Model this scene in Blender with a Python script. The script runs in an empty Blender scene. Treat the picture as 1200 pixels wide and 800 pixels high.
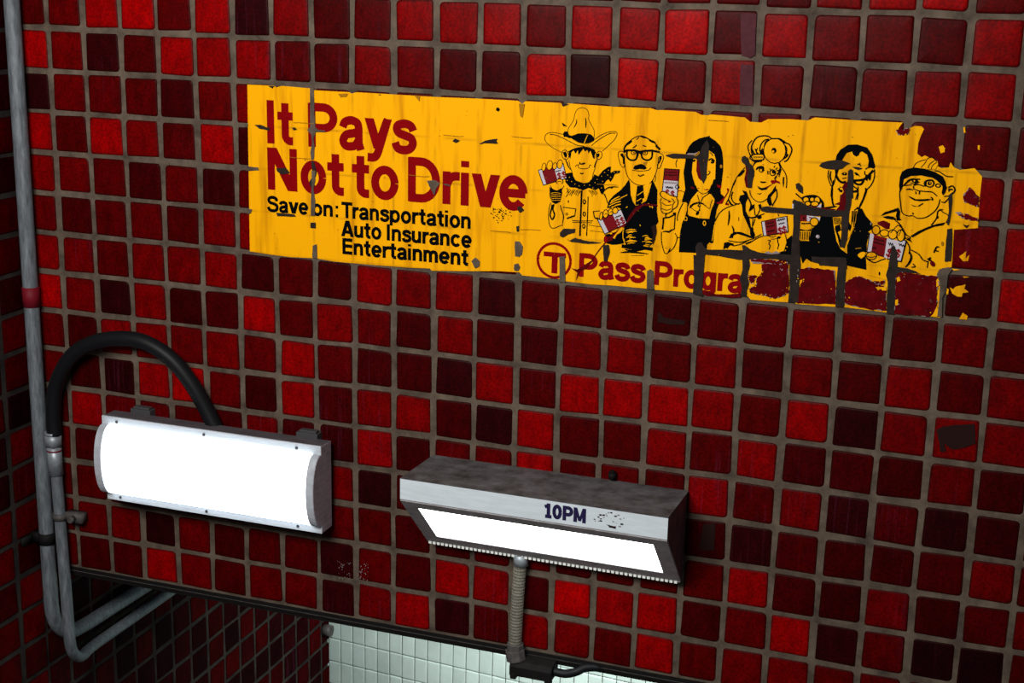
import bpy, bmesh, math, random
import numpy as np
from mathutils import Vector, Matrix
from mathutils.geometry import tessellate_polygon

random.seed(11)
SC = bpy.context.scene
COL = SC.collection

# ---------------------------------------------------------------- units
# 1 unit = one tile pitch = 0.1 m.  X along the wall, Y into it, Z up (row lines at -0.991*j)
U = 0.1
Z0 = 3.7
def V(x, y, z):
    return Vector((x * U, y * U, Z0 + z * U))

# ---------------------------------------------------------------- camera
F_PX = 1695.085
RR = np.array([[0.9418538498, 0.3353414065, 0.0213884699],
               [0.1057637179, -0.2354321847, -0.9661188966],
               [-0.3189441355, 0.9122049263, -0.2572096634]])
CC = np.array([22.1872, -29.4594, 0.90362])
cam = bpy.data.cameras.new('camera')
cam.sensor_width = 36.0
cam.lens = F_PX / 1200 * 36.0
cam.clip_start = 0.05
camo = bpy.data.objects.new('camera', cam)
COL.objects.link(camo)
m = Matrix.Identity(4)
for k in range(3):
    m[k][0] = RR[0][k]; m[k][1] = -RR[1][k]; m[k][2] = -RR[2][k]
cl = V(*CC)
m[0][3], m[1][3], m[2][3] = cl
camo.matrix_world = m
SC.camera = camo

def wallpt(x, y, Y=0.0):
    """photo pixel -> (X, Z) on the wall plane Y: used for tracing the flat print"""
    d = RR.T @ np.array([(x - 600) / F_PX, (y - 400) / F_PX, 1.0])
    t = (Y - CC[1]) / d[1]
    w = CC + t * d
    return w[0], w[2]
def project(X, Y, Z):
    c = RR @ (np.array([X, Y, Z]) - CC)
    return 600 + F_PX * c[0] / c[2], 400 + F_PX * c[1] / c[2]

# ---------------------------------------------------------------- world, lights, exposure
w = bpy.data.worlds.new('world'); SC.world = w; w.use_nodes = True
bg = w.node_tree.nodes['Background']
bg.inputs[0].default_value = (0.80, 0.90, 1.0, 1)
bg.inputs[1].default_value = 0.085

def area(name, loc, target, sx, sy, power, col):
    l = bpy.data.lights.new(name, 'AREA'); l.shape = 'RECTANGLE'; l.size = sx; l.size_y = sy
    l.energy = power; l.color = col
    o = bpy.data.objects.new(name, l); COL.objects.link(o)
    o.location = loc
    o.rotation_euler = (Vector(target) - Vector(loc)).to_track_quat('-Z', 'Y').to_euler()
    return o
area('stairway_light', (0.98, -2.5, 4.35), (0.98, 0, 3.3), 1.2, 0.8, 84, (1.0, 0.97, 0.93))
pl = area('platform_light', (1.25, 0.50, 2.45), (0.95, 1.62, 1.2), 1.3, 0.2, 23, (0.90, 1.0, 0.97))
pl.data.spread = math.radians(100)

SC.view_settings.view_transform = 'Standard'
SC.view_settings.look = 'None'
SC.view_settings.gamma = 1.0
SC.view_settings.use_curve_mapping = False
SC.view_settings.exposure = 0.0

# ---------------------------------------------------------------- materials
def mat(name, col, rough=0.6, spec=0.3, metal=0.0, noise=0.0, nscale=20.0, dark=None, bump=0.0,
        stretch=(1, 1, 1), emis=None, estr=0.0, objcol=False, wear=None):
    mt = bpy.data.materials.new(name); mt.use_nodes = True
    nt = mt.node_tree; N = nt.nodes; L = nt.links
    b = N['Principled BSDF']
    b.inputs['Roughness'].default_value = rough
    b.inputs['Specular IOR Level'].default_value = spec
    b.inputs['Metallic'].default_value = metal
    b.inputs['Base Color'].default_value = (*col, 1)
    if emis:
        b.inputs['Emission Color'].default_value = (*emis, 1)
        b.inputs['Emission Strength'].default_value = estr
    src = None
    if objcol:
        oi = N.new('ShaderNodeObjectInfo'); src = oi.outputs['Color']
    geo = N.new('ShaderNodeNewGeometry')
    if noise > 0 or bump > 0:
        mp = N.new('ShaderNodeMapping'); mp.inputs['Scale'].default_value = stretch
        L.new(geo.outputs['Position'], mp.inputs['Vector'])
        nz = N.new('ShaderNodeTexNoise'); nz.inputs['Scale'].default_value = nscale
        nz.inputs['Detail'].default_value = 6.0; nz.inputs['Roughness'].default_value = 0.65
        L.new(mp.outputs[0], nz.inputs['Vector'])
        if noise > 0:
            rp = N.new('ShaderNodeValToRGB')
            rp.color_ramp.elements[0].position = 0.32; rp.color_ramp.elements[1].position = 0.68
            mx = N.new('ShaderNodeMix'); mx.data_type = 'RGBA'; mx.blend_type = 'MIX'
            if src is None:
                mx.inputs[6].default_value = (*(dark or [c * (1 - noise) for c in col]), 1)
                mx.inputs[7].default_value = (*col, 1)
                L.new(nz.outputs['Fac'], rp.inputs[0]); L.new(rp.outputs[0], mx.inputs[0])
            else:
                mx.blend_type = 'MULTIPLY'; mx.inputs[0].default_value = 1.0
                rp.color_ramp.elements[0].color = (1 - noise, 1 - noise, 1 - noise, 1)
                rp.color_ramp.elements[1].color = (1 + noise * .3, 1 + noise * .3, 1 + noise * .3, 1)
                L.new(nz.outputs['Fac'], rp.inputs[0])
                L.new(src, mx.inputs[6]); L.new(rp.outputs[0], mx.inputs[7])
            src = mx.outputs[2]
        if bump > 0:
            bp = N.new('ShaderNodeBump'); bp.inputs['Strength'].default_value = bump
            bp.inputs['Distance'].default_value = 0.002
            L.new(nz.outputs['Fac'], bp.inputs['Height']); L.new(bp.outputs[0], b.inputs['Normal'])
    if objcol and wear is not None:   # pale dried drips running down parts of the wall
        m3 = N.new('ShaderNodeMapping'); m3.inputs['Scale'].default_value = (150, 150, 3.5); L.new(geo.outputs['Position'], m3.inputs[0])
        n3 = N.new('ShaderNodeTexNoise'); n3.inputs['Scale'].default_value = 1.0; n3.inputs['Detail'].default_value = 3; L.new(m3.outputs[0], n3.inputs['Vector'])
        n4 = N.new('ShaderNodeTexNoise'); n4.inputs['Scale'].default_value = 3.2; L.new(geo.outputs['Position'], n4.inputs['Vector'])
        a3 = N.new('ShaderNodeMapRange'); a3.inputs[1].default_value = .56; a3.inputs[2].default_value = .74; L.new(n3.outputs['Fac'], a3.inputs[0])
        a4 = N.new('ShaderNodeMapRange'); a4.inputs[1].default_value = .54; a4.inputs[2].default_value = .62; a4.inputs[4].default_value = .30; L.new(n4.outputs['Fac'], a4.inputs[0])
        mu = N.new('ShaderNodeMath'); mu.operation = 'MULTIPLY'; L.new(a3.outputs[0], mu.inputs[0]); L.new(a4.outputs[0], mu.inputs[1])
        m5 = N.new('ShaderNodeMix'); m5.data_type = 'RGBA'; m5.inputs[7].default_value = (.14, .022, .052, 1)
        L.new(mu.outputs[0], m5.inputs[0]); L.new(src, m5.inputs[6]); src = m5.outputs[2]
        # fine dark pitting
        n6 = N.new('ShaderNodeTexNoise'); n6.inputs['Scale'].default_value = 170; n6.inputs['Detail'].default_value = 4; L.new(geo.outputs['Position'], n6.inputs['Vector'])
        a6 = N.new('ShaderNodeMapRange'); a6.inputs[1].default_value = .35; a6.inputs[2].default_value = .62; a6.inputs[3].default_value = .62; a6.inputs[4].default_value = 1.12; L.new(n6.outputs['Fac'], a6.inputs[0])
        m6 = N.new('ShaderNodeMix'); m6.data_type = 'RGBA'; m6.blend_type = 'MULTIPLY'; m6.inputs[0].default_value = 1
        L.new(src, m6.inputs[6]); L.new(a6.outputs[0], m6.inputs[7]); src = m6.outputs[2]
    if wear is not None:   # dirt held in the rounded tile edges, stored per vertex
        at = N.new('ShaderNodeAttribute'); at.attribute_name = 'dirt'
        m2 = N.new('ShaderNodeMix'); m2.data_type = 'RGBA'
        m2.inputs[7].default_value = (*wear, 1)
        L.new(at.outputs['Fac'], m2.inputs[0])
        if src is not None: L.new(src, m2.inputs[6])
        else: m2.inputs[6].default_value = (*col, 1)
        src = m2.outputs[2]
    if src is not None: L.new(src, b.inputs['Base Color'])
    return mt

M = {}
M['tile'] = mat('glazed_red_tile', (0.3, 0, 0), 0.42, 0.045, noise=0.45, nscale=26, objcol=True, bump=0.15, stretch=(1.5, 1, .8), wear=(0.016, 0.002, 0.0015))
M['ltile'] = mat('shaded_red_tile', (0.3, 0, 0), 0.6, 0.01, noise=0.45, nscale=26, objcol=True, bump=0.15, stretch=(1.5, 1, .8), wear=(0.012, 0.0015, 0.001))  # duller side wall tile; its shade is painted in through the tile levels
M['wtile'] = mat('glazed_pale_tile', (0.5, 0.58, 0.54), 0.4, 0.3, noise=0.14, nscale=9, objcol=True)
M['grout'] = mat('grey_brown_grout', (0.148, 0.112, 0.083), 0.95, 0.03, noise=0.6, nscale=17, dark=(0.050, 0.038, 0.030), bump=0.6)
M['lgrout'] = mat('shaded_grout', (0.048, 0.039, 0.034), 0.95, 0.03, noise=0.6, nscale=12, dark=(0.016, 0.014, 0.014), bump=0.6)  # darker copy of the grout, with the side wall's shade painted in
M['grout2'] = mat('dark_grout', (0.030, 0.0225, 0.019), 0.95, 0.0, noise=0.35, nscale=60, bump=0.3)
M['wgrout'] = mat('dirty_pale_grout', (0.10, 0.10, 0.08), 0.95, 0.1)
M['concrete'] = mat('concrete', (0.15, 0.14, 0.13), 0.9, 0.1, noise=0.4, nscale=5)
M['black'] = mat('black_steel', (0.009, 0.008, 0.008), 0.7, 0.12, noise=0.4, nscale=60)
M['steel'] = mat('grimy_grey_steel', (0.10, 0.09, 0.085), 0.6, 0.3, noise=0.6, nscale=50)
M['rubber'] = mat('black_rubber', (0.006, 0.0065, 0.008), 0.5, 0.18)
M['galv'] = mat('galvanised_conduit', (0.19, 0.215, 0.24), 0.6, 0.35, metal=0.2, noise=0.6, nscale=45, dark=(0.075, 0.085, 0.095), stretch=(3, 3, .5))
M['fitting'] = mat('zinc_fitting', (0.34, 0.38, 0.42), 0.45, 0.5, metal=0.4, noise=0.4, nscale=60)
M['olive'] = mat('grey_flexible_conduit', (0.17, 0.155, 0.125), 0.6, 0.3, noise=0.4, nscale=60)
M['rband'] = mat('red_painted_band', (0.16, 0.004, 0.012), 0.6, 0.2, noise=.3)
M['alu'] = mat('brushed_aluminium', (0.60, 0.66, 0.72), 0.5, 0.4, metal=0.1, noise=0.2, nscale=30, stretch=(.4, 1, 6))
M['cap'] = mat('grey_end_band', (0.48, 0.52, 0.57), 0.5, 0.3, noise=0.25, nscale=40)
M['alud'] = mat('dull_aluminium', (0.50, 0.44, 0.49), 0.55, 0.3, metal=0.2, noise=0.35, nscale=30, stretch=(1, 1, 4))
M['wall_top'] = mat('dusty_shaded_lid', (0.145, 0.14, 0.145), 0.8, 0.2, noise=0.65, nscale=22, dark=(0.045, 0.038, 0.036))  # dust, plus the dimly lit top painted in as a darker grey
M['band'] = mat('white_painted_band', (0.66, 0.74, 0.79), 0.5, 0.3, noise=0.14, nscale=40, stretch=(.5, 1, 3))
M['frame'] = mat('grey_lamp_frame', (0.34, 0.32, 0.33), 0.5, 0.3, noise=0.35, nscale=50)
M['side'] = mat('reddish_lamp_end', (0.17, 0.075, 0.08), 0.6, 0.3, noise=0.5, nscale=25, dark=(0.06, 0.03, 0.03))  # reddish brown with darker mottling
M['tooth'] = mat('painted_light_teeth', (0.8, 0.82, 0.78), 0.4, 0.4)  # pale colour stands in for light dotted along the bottom slots
M['glow1'] = mat('lit_curved_diffuser', (0.8, 0.8, 0.8), 0.4, 0.3, emis=(0.86, 0.93, 1.0), estr=5.5)
M['glow2'] = mat('lit_flat_lens', (0.8, 0.8, 0.8), 0.4, 0.3, emis=(0.93, 1.0, 0.97), estr=6.0)
M['alut'] = mat('shaded_lamp_back', (0.10, 0.09, 0.10), 0.6, 0.3, noise=0.4, nscale=40, stretch=(.4, 1, 6))  # darker than the strips: shade on the lamp's top put into the colour
M['navy'] = mat('navy_ink', (0.012, 0.008, 0.05), 0.6, 0.2)
M['screw'] = mat('dark_screw', (0.05, 0.05, 0.055), 0.5, 0.4)
# poster inks
M['K'] = mat('black_ink', (0.0016, 0.0022, 0.0026), 0.7, 0.015)
M['R'] = mat('red_ink', (0.235, 0.0004, 0.002), 0.6, 0.04, noise=.2, nscale=30)
M['W'] = mat('white_ink', (0.50, 0.46, 0.50), 0.6, 0.2)
M['D'] = mat('weathered_red_patch', (0.13, 0.0006, 0.003), 0.6, 0.04, noise=0.6, nscale=45)
M['B'] = mat('brown_stain', (0.35, 0.15, 0.003), 0.7, 0.1)
M['C'] = mat('card_red', (0.20, 0.0006, 0.004), 0.6, 0.1, noise=.5, nscale=110)
M['S'] = mat('graffiti_scratch', (0.25, 0.20, 0.20), 0.6, 0.1)
M['P'] = mat('black_smudge', (0.020, 0.009, 0.008), 0.9, 0.0)

def flecked(mt):
    nt = mt.node_tree; N = nt.nodes; L = nt.links; b = N['Principled BSDF']
    src = b.inputs['Base Color'].links[0].from_socket
    geo = N.new('ShaderNodeNewGeometry')
    nz = N.new('ShaderNodeTexNoise'); nz.inputs['Scale'].default_value = 95; nz.inputs['Detail'].default_value = 9; nz.inputs['Roughness'].default_value = .8
    L.new(geo.outputs['Position'], nz.inputs['Vector'])
    a = N.new('ShaderNodeMapRange'); a.inputs[1].default_value = .60; a.inputs[2].default_value = .68; a.inputs[4].default_value = .55
    L.new(nz.outputs['Fac'], a.inputs[0])
    m = N.new('ShaderNodeMix'); m.data_type = 'RGBA'; m.inputs[7].default_value = (.16, .12, .12, 1)
    L.new(a.outputs[0], m.inputs[0]); L.new(src, m.inputs[6]); L.new(m.outputs[2], b.inputs['Base Color'])
flecked(M['D'])
M['Q'] = mat('faded_ghost_film', (0.085, 0.022, 0.028), 0.6, 0.05, noise=.4, nscale=40)
def poster_mat():
    mt = bpy.data.materials.new('yellow_poster_film'); mt.use_nodes = True
    nt = mt.node_tree; N = nt.nodes; L = nt.links; b = N['Principled BSDF']
    b.inputs['Roughness'].default_value = 0.6; b.inputs['Specular IOR Level'].default_value = 0.04
    geo = N.new('ShaderNodeNewGeometry')
    mp = N.new('ShaderNodeMapping'); mp.inputs['Scale'].default_value = (34, 1, 3)
    L.new(geo.outputs['Position'], mp.inputs[0])
    nz = N.new('ShaderNodeTexNoise'); nz.inputs['Scale'].default_value = 1.0; nz.inputs['Detail'].default_value = 8; nz.inputs['Roughness'].default_value = 0.6
    L.new(mp.outputs[0], nz.inputs['Vector'])
    rp = N.new('ShaderNodeValToRGB')
    e = rp.color_ramp.elements
    e[0].position = 0.27; e[0].color = (0.52, 0.190, 0.001, 1)
    e[1].position = 0.50; e[1].color = (0.90, 0.400, 0.001, 1)
    L.new(nz.outputs['Fac'], rp.inputs[0])
    # faint dirty creases where the joints of the tiles lie underneath
    sp = N.new('ShaderNodeSeparateXYZ'); L.new(geo.outputs['Position'], sp.inputs[0])
    def dist(sock, pitch, off):
        a = N.new('ShaderNodeMath'); a.operation = 'ADD'; a.inputs[1].default_value = off; L.new(sock, a.inputs[0])
        p = N.new('ShaderNodeMath'); p.operation = 'PINGPONG'; p.inputs[1].default_value = pitch / 2; L.new(a.outputs[0], p.inputs[0])
        return p.outputs[0]
    dx = dist(sp.outputs[0], 0.1, 10.0); dz = dist(sp.outputs[2], 0.0991, -Z0 + 0.0991 * 100)
    mn = N.new('ShaderNodeMath'); mn.operation = 'MINIMUM'; L.new(dx, mn.inputs[0]); L.new(dz, mn.inputs[1])
    n2 = N.new('ShaderNodeTexNoise'); n2.inputs['Scale'].default_value = 14; n2.inputs['Detail'].default_value = 4
    L.new(geo.outputs['Position'], n2.inputs['Vector'])
    mr = N.new('ShaderNodeMapRange'); mr.inputs[1].default_value = 0.0; mr.inputs[2].default_value = 0.0045
    mr.inputs[3].default_value = 1.0; mr.inputs[4].default_value = 0.0; L.new(mn.outputs[0], mr.inputs[0])
    r2 = N.new('ShaderNodeMapRange'); r2.inputs[1].default_value = 0.42; r2.inputs[2].default_value = 0.62
    r2.inputs[3].default_value = 0.0; r2.inputs[4].default_value = 0.55; L.new(n2.outputs['Fac'], r2.inputs[0])
    ml = N.new('ShaderNodeMath'); ml.operation = 'MULTIPLY'; L.new(mr.outputs[0], ml.inputs[0]); L.new(r2.outputs[0], ml.inputs[1])
    mx = N.new('ShaderNodeMix'); mx.data_type = 'RGBA'; mx.inputs[7].default_value = (0.30, 0.13, 0.004, 1)
    L.new(ml.outputs[0], mx.inputs[0]); L.new(rp.outputs[0], mx.inputs[6])
    L.new(mx.outputs[2], b.inputs['Base Color'])
    return mt
M['Y'] = poster_mat()

# ---------------------------------------------------------------- object helpers
def link(name, me, mats, parent=None, loc=None, smooth=False):
    o = bpy.data.objects.new(name, me); COL.objects.link(o)
    for k in (mats if isinstance(mats, (list, tuple)) else [mats]):
        if len(me.materials) < (len(mats) if isinstance(mats, (list, tuple)) else 1):
            me.materials.append(M[k])
    if parent: o.parent = parent
    if loc is not None: o.location = loc
    if smooth:
        for p in me.polygons: p.use_smooth = True
    return o
def thing(name, label, cat, loc=(0, 0, 0), group=None):
    o = bpy.data.objects.new(name, None); COL.objects.link(o)
    o.empty_display_size = 0.05
    o.location = loc; tag(o, label, cat, group)
    return o
def tag(o, label, cat=None, group=None):
    o['label'] = label
    if cat: o['category'] = cat
    if group: o['group'] = group
def attach(o, root):
    """parent while keeping the world coordinates already in the mesh"""
    o.parent = root
    o.matrix_parent_inverse = Matrix.Translation(root.location).inverted()
class MB:
    def __init__(s): s.v = []; s.f = []; s.m = []
    def face(s, pts, mi=0):
        n = len(s.v); s.v += [tuple(p) for p in pts]; s.f.append(tuple(range(n, n + len(pts)))); s.m.append(mi)
    def mesh(s, pts, faces, mi=0):
        n = len(s.v); s.v += [tuple(p) for p in pts]
        for f in faces: s.f.append(tuple(i + n for i in f)); s.m.append(mi)
    def box(s, a, b, mi=0, bev=0):
        x0, y0, z0 = [min(p, q) for p, q in zip(a, b)]; x1, y1, z1 = [max(p, q) for p, q in zip(a, b)]
        P = [V(x, y, z) for z in (z0, z1) for x, y in ((x0, y0), (x1, y0), (x1, y1), (x0, y1))]
        s.mesh(P, [(3, 2, 1, 0), (4, 5, 6, 7), (0, 1, 5, 4), (1, 2, 6, 5), (2, 3, 7, 6), (3, 0, 4, 7)], mi)
    def prism(s, prof, x0, x1, mi=0, caps=True):
        """prof: list of (Y,Z) counter-clockwise seen from +X; extruded along X"""
        n = len(prof)
        P = [V(x0, y, z) for y, z in prof] + [V(x1, y, z) for y, z in prof]
        F = [(i, (i + 1) % n, n + (i + 1) % n, n + i) for i in range(n)]
        if caps: F += [tuple(reversed(range(n))), tuple(range(n, 2 * n))]
        s.mesh(P, F, mi)
    def tube(s, pts, r, seg=14, mi=0, ribs=None, closed=True):
        pts = [Vector(p) for p in pts]
        t0 = (pts[1] - pts[0]).normalized()
        up = Vector((0, 1, 0)) if abs(t0.y) < .8 else Vector((1, 0, 0))
        nrm = t0.cross(up).normalized(); base = len(s.v)
        for k, p in enumerate(pts):
            t = (pts[min(k + 1, len(pts) - 1)] - pts[max(k - 1, 0)]).normalized()
            nrm = (nrm - t * nrm.dot(t)).normalized(); bn = t.cross(nrm)
            rr = r if not ribs else r * (1 + ribs * (k % 2))
            for q in range(seg):
                a = 2 * math.pi * q / seg
                s.v.append(tuple(V(*(p + nrm * math.cos(a) * rr + bn * math.sin(a) * rr))))
        for k in range(len(pts) - 1):
            for q in range(seg):
                a = base + k * seg + q; b = base + k * seg + (q + 1) % seg
                s.f.append((a, b, b + seg, a + seg)); s.m.append(mi)
        if closed:
            s.f.append(tuple(reversed(range(base, base + seg)))); s.m.append(mi)
            e = base + (len(pts) - 1) * seg
            s.f.append(tuple(range(e, e + seg))); s.m.append(mi)
    def build(s, name, mats, parent=None, smooth=False, root=None):
        me = bpy.data.meshes.new(name); me.from_pydata(s.v, [], s.f)
        for p, k in zip(me.polygons, s.m): p.material_index = k
        if smooth:
            for p in me.polygons: p.use_smooth = len(p.vertices) == 4
        bm = bmesh.new(); bm.from_mesh(me); bmesh.ops.recalc_face_normals(bm, faces=bm.faces); bm.to_mesh(me); bm.free()
        for k in (mats if isinstance(mats, (list, tuple)) else [mats]): me.materials.append(M[k])
        o = bpy.data.objects.new(name, me); COL.objects.link(o)
        if root is not None: attach(o, root)
        elif parent is not None: o.parent = parent
        return o
def bev(o, w_m, seg=2):
    md = o.modifiers.new('bevel', 'BEVEL'); md.width = w_m; md.segments = seg; md.limit_method = 'ANGLE'
    return o
def cr(pts, n=6, closed=False):
    """Catmull-Rom through 2-D or 3-D points"""
    P = [np.array(p, float) for p in pts]
    if len(P) < 3: return P
    out = []; m_ = len(P)
    rng = range(m_) if closed else range(m_ - 1)
    for i in rng:
        if closed: a, b, c, d = P[(i - 1) % m_], P[i], P[(i + 1) % m_], P[(i + 2) % m_]
        else: a, b, c, d = P[max(i - 1, 0)], P[i], P[i + 1], P[min(i + 2, m_ - 1)]
        for k in range(n):
            t = k / n
            out.append(.5 * ((2 * b) + (-a + c) * t + (2 * a - 5 * b + 4 * c - d) * t * t + (-a + 3 * b - 3 * c + d) * t ** 3))
    if not closed: out.append(P[-1])
    return out

# ---------------------------------------------------------------- tiles
PZ = 0.991
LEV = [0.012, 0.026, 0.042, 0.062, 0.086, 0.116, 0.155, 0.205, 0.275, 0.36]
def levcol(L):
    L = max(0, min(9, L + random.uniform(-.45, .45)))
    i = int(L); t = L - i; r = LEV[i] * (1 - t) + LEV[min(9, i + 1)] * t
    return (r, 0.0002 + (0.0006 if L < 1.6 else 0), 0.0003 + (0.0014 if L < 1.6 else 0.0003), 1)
def tile_mesh(seed, wx=0.875, wz=0.87, rmin=.0025, rmax=.0065, rbig=.011):
    """rounded square tile in the XZ plane, front at y=0, 36 side/bevel faces + a front fan"""
    rnd = random.Random(seed)
    hx, hz = wx * U / 2, wz * U / 2
    out = []
    cr_ = [rnd.uniform(rmin, rmax) if rnd.random() < .8 else rnd.uniform(rmax, rbig) for _ in range(4)]
    cx = [rnd.uniform(-.0013, .0013) * (rmin / .0025) for _ in range(8)]
    for k, (sx, sz) in enumerate(((1, 1), (-1, 1), (-1, -1), (1, -1))):
        r = cr_[k]
        for q in range(4):
            a = math.radians(k * 90 + q * 30)
            out.append((sx * (hx - r) + math.cos(a) * r + cx[k], sz * (hz - r) + math.sin(a) * r + cx[k + 4]))
    n = len(out); vs = []; dirt = []
    ins = [(1.0, .0055, 1.0), (1.0, .0016, .9), (.965, .0003, .62), (.87, -.0002, .08), (.5, -.0006, 0)]
    for s_, y_, d_ in ins:
        for x, z in out:
            vs.append((x * s_, y_ * (1 if rmin > .002 or y_ > .001 else .3), z * s_)); dirt.append(d_)
    vs.append((0, -.0007 if rmin > .002 else -.0002, 0)); dirt.append(0)
    fs = []
    for l in range(len(ins) - 1):
        for q in range(n):
            a = l * n + q; b = l * n + (q + 1) % n
            fs.append((a, b, b + n, a + n))
    for q in range(n): fs.append(((len(ins) - 1) * n + q, (len(ins) - 1) * n + (q + 1) % n, len(vs) - 1))
    return vs, fs, dirt
def mk_tile_data(name, seed, mt='tile', **kw):
    vs, fs, dirt = tile_mesh(seed, **kw)
    me = bpy.data.meshes.new(name); me.from_pydata(vs, [], fs)
    bm = bmesh.new(); bm.from_mesh(me); bmesh.ops.recalc_face_normals(bm, faces=bm.faces); bm.to_mesh(me); bm.free()
    at = me.attributes.new('dirt', 'FLOAT', 'POINT')
    at.data.foreach_set('value', dirt)
    for p in me.polygons: p.use_smooth = True
    me.materials.append(M[mt])
    return me
TILES = [mk_tile_data('tile', 100 + s) for s in range(8)]
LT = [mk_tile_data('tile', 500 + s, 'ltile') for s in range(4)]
WT = [mk_tile_data('tile', 300 + s, 'wtile', wx=.503, wz=.94, rmin=.0008, rmax=.0016, rbig=.002) for s in range(2)]

def joined(name, items, src, mt, parent, label=None):
    """many further tiles in one stuff mesh; items: (matrix, level colour)"""
    vs = []; fs = []; dirt = []
    for Mx in items:
        n = len(vs); tv, tf, td = src[random.randrange(len(src))]
        vs += [tuple(Mx @ Vector(p)) for p in tv]; fs += [tuple(i + n for i in f) for f in tf]; dirt += td
    me = bpy.data.meshes.new(name); me.from_pydata(vs, [], fs)
    at = me.attributes.new('dirt', 'FLOAT', 'POINT'); at.data.foreach_set('value', dirt)
    for p in me.polygons: p.use_smooth = True
    me.materials.append(M[mt])
    o = bpy.data.objects.new(name, me); COL.objects.link(o); o.parent = parent
    o['kind'] = 'stuff'; o.color = levcol(4.5) if mt != 'wtile' else (.5, .58, .54, 1)
    return o
RAW = [tile_mesh(100 + s) for s in range(4)]
RAWW = [tile_mesh(300, .503, .94, .0008, .0016, .002)]

def structure(name, mb, mats, label, cat):
    o = mb.build(name, mats); o['kind'] = 'structure'; tag(o, label, cat); return o

# ---- front wall (a tiled beam over the opening)
b = MB(); b.box((-1.17, 0.02, -15.0), (30, 3.2, 7))
wall_front = structure('wall_front', b, 'grout', 'red mosaic-tiled wall beam that carries the poster and both lamps', 'wall')

# tile shades, shadow under the wedge lamp included, read from the photograph; columns -1..22, one string per row from the top
ROWS = {
 -1: '555555555533334644368844', 0: '458948163477848793854375', 1: '961387743653291957535674',
 2: '154425666666666666666443', 3: '848648266666666666666667', 4: '754252566666666666666657',
 5: '534536766666666666564528', 6: '764667243767245424566354', 7: '961723847536326646353636',
 8: '527756584331748887481566', 9: '521895283673183474733252', 10: '485443532824584547461312',
 11: '534444466134555552132236', 12: '445555555433453444832623', 13: '656152441538729782581400',
 14: '533863552681376484665432',
}
def lev(c, r):
    s = ROWS.get(r)
    if s and 0 <= c + 1 < len(s): return int(s[c + 1])
    return random.choice([3, 4, 5, 6, 7])
vis = []; extra = []
for r in range(-5, 15):
    for c in range(-2, 27):
        x0, x1 = c + 0.0, c + 1.0
        if c == -2: continue
        if c == -1: x0 = -1.02
        X = (x0 + x1) / 2; Z = -PZ * (r + .5)
        if r == 14: Z += 0.0
        px, py = project(X, 0, Z)
        covered = (5.9 < X < 16.6 and 2 <= r <= 5) or (16.6 < X < 21 and 2 <= r <= 4)
        if -30 < px < 1230 and -28 < py < 828 and not covered: vis.append((c, r, X, Z, px, py))
        else: extra.append((X, Z))
def onscreen(t):
    c, r, X, Z, px, py = t
    q = [project(X + a, 0, Z + bb) for a in (-.45, .45) for bb in (-.45, .45)]
    x0 = max(0, min(p[0] for p in q)); x1 = min(1200, max(p[0] for p in q))
    y0 = max(0, min(p[1] for p in q)); y1 = min(800, max(p[1] for p in q))
    a = max(0, x1 - x0) * max(0, y1 - y0)
    if 2.0 < X < 7.0 and -12.2 < Z < -10.6: a *= .02      # behind the lamps
    if 10.6 < X < 15.4 and -12.2 < Z < -10.9: a *= .02
    return a
vis.sort(key=onscreen, reverse=True)
print('visible wall tiles', len(vis))
rest = [(t[2], t[3]) for t in vis[300:]]
for c, r, X, Z, px, py in vis[:300]:
    o = bpy.data.objects.new('tile', TILES[random.randrange(8)]); COL.objects.link(o)
    o.parent = wall_front
    o.location = V(X + random.uniform(-.018, .018), random.uniform(0, .008), Z + random.uniform(-.018, .018))
    s = random.uniform(.975, 1.025)
    tl = .15 if (4 < X < 23 and 1 < r < 6) else 1.0      # tiles under or beside the poster film lie flush
    o.scale = (s * random.uniform(.985, 1.015), 1, s)
    o.rotation_euler = (random.uniform(-.010, .010) * tl, random.uniform(-.014, .014), random.uniform(-.010, .010) * tl)
    o.color = levcol(lev(c, r))
joined('tile', [Matrix.Translation(V(x, 0.006, z)) for x, z in extra + rest], RAW, 'tile', wall_front)

# ---- steel edge along the bottom of the beam
b = MB()
b.box((-1.15, -.03, -14.93), (30, .2, -14.86), 0)
b.box((-1.15, .00, -15.02), (30, .2, -14.96), 0)
b.box((-1.15, .03, -15.10), (30, 3.2, -15.03), 0)
structure('trim_1', b, 'black', 'black steel edge strip along the bottom of the red tiled beam', 'trim')
b = MB(); b.box((-1.15, -.012, -14.962), (30, .2, -14.93), 0)
structure('trim_2', b, 'steel', 'thin grey metal bead between the black edge strips of the beam', 'trim')

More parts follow.
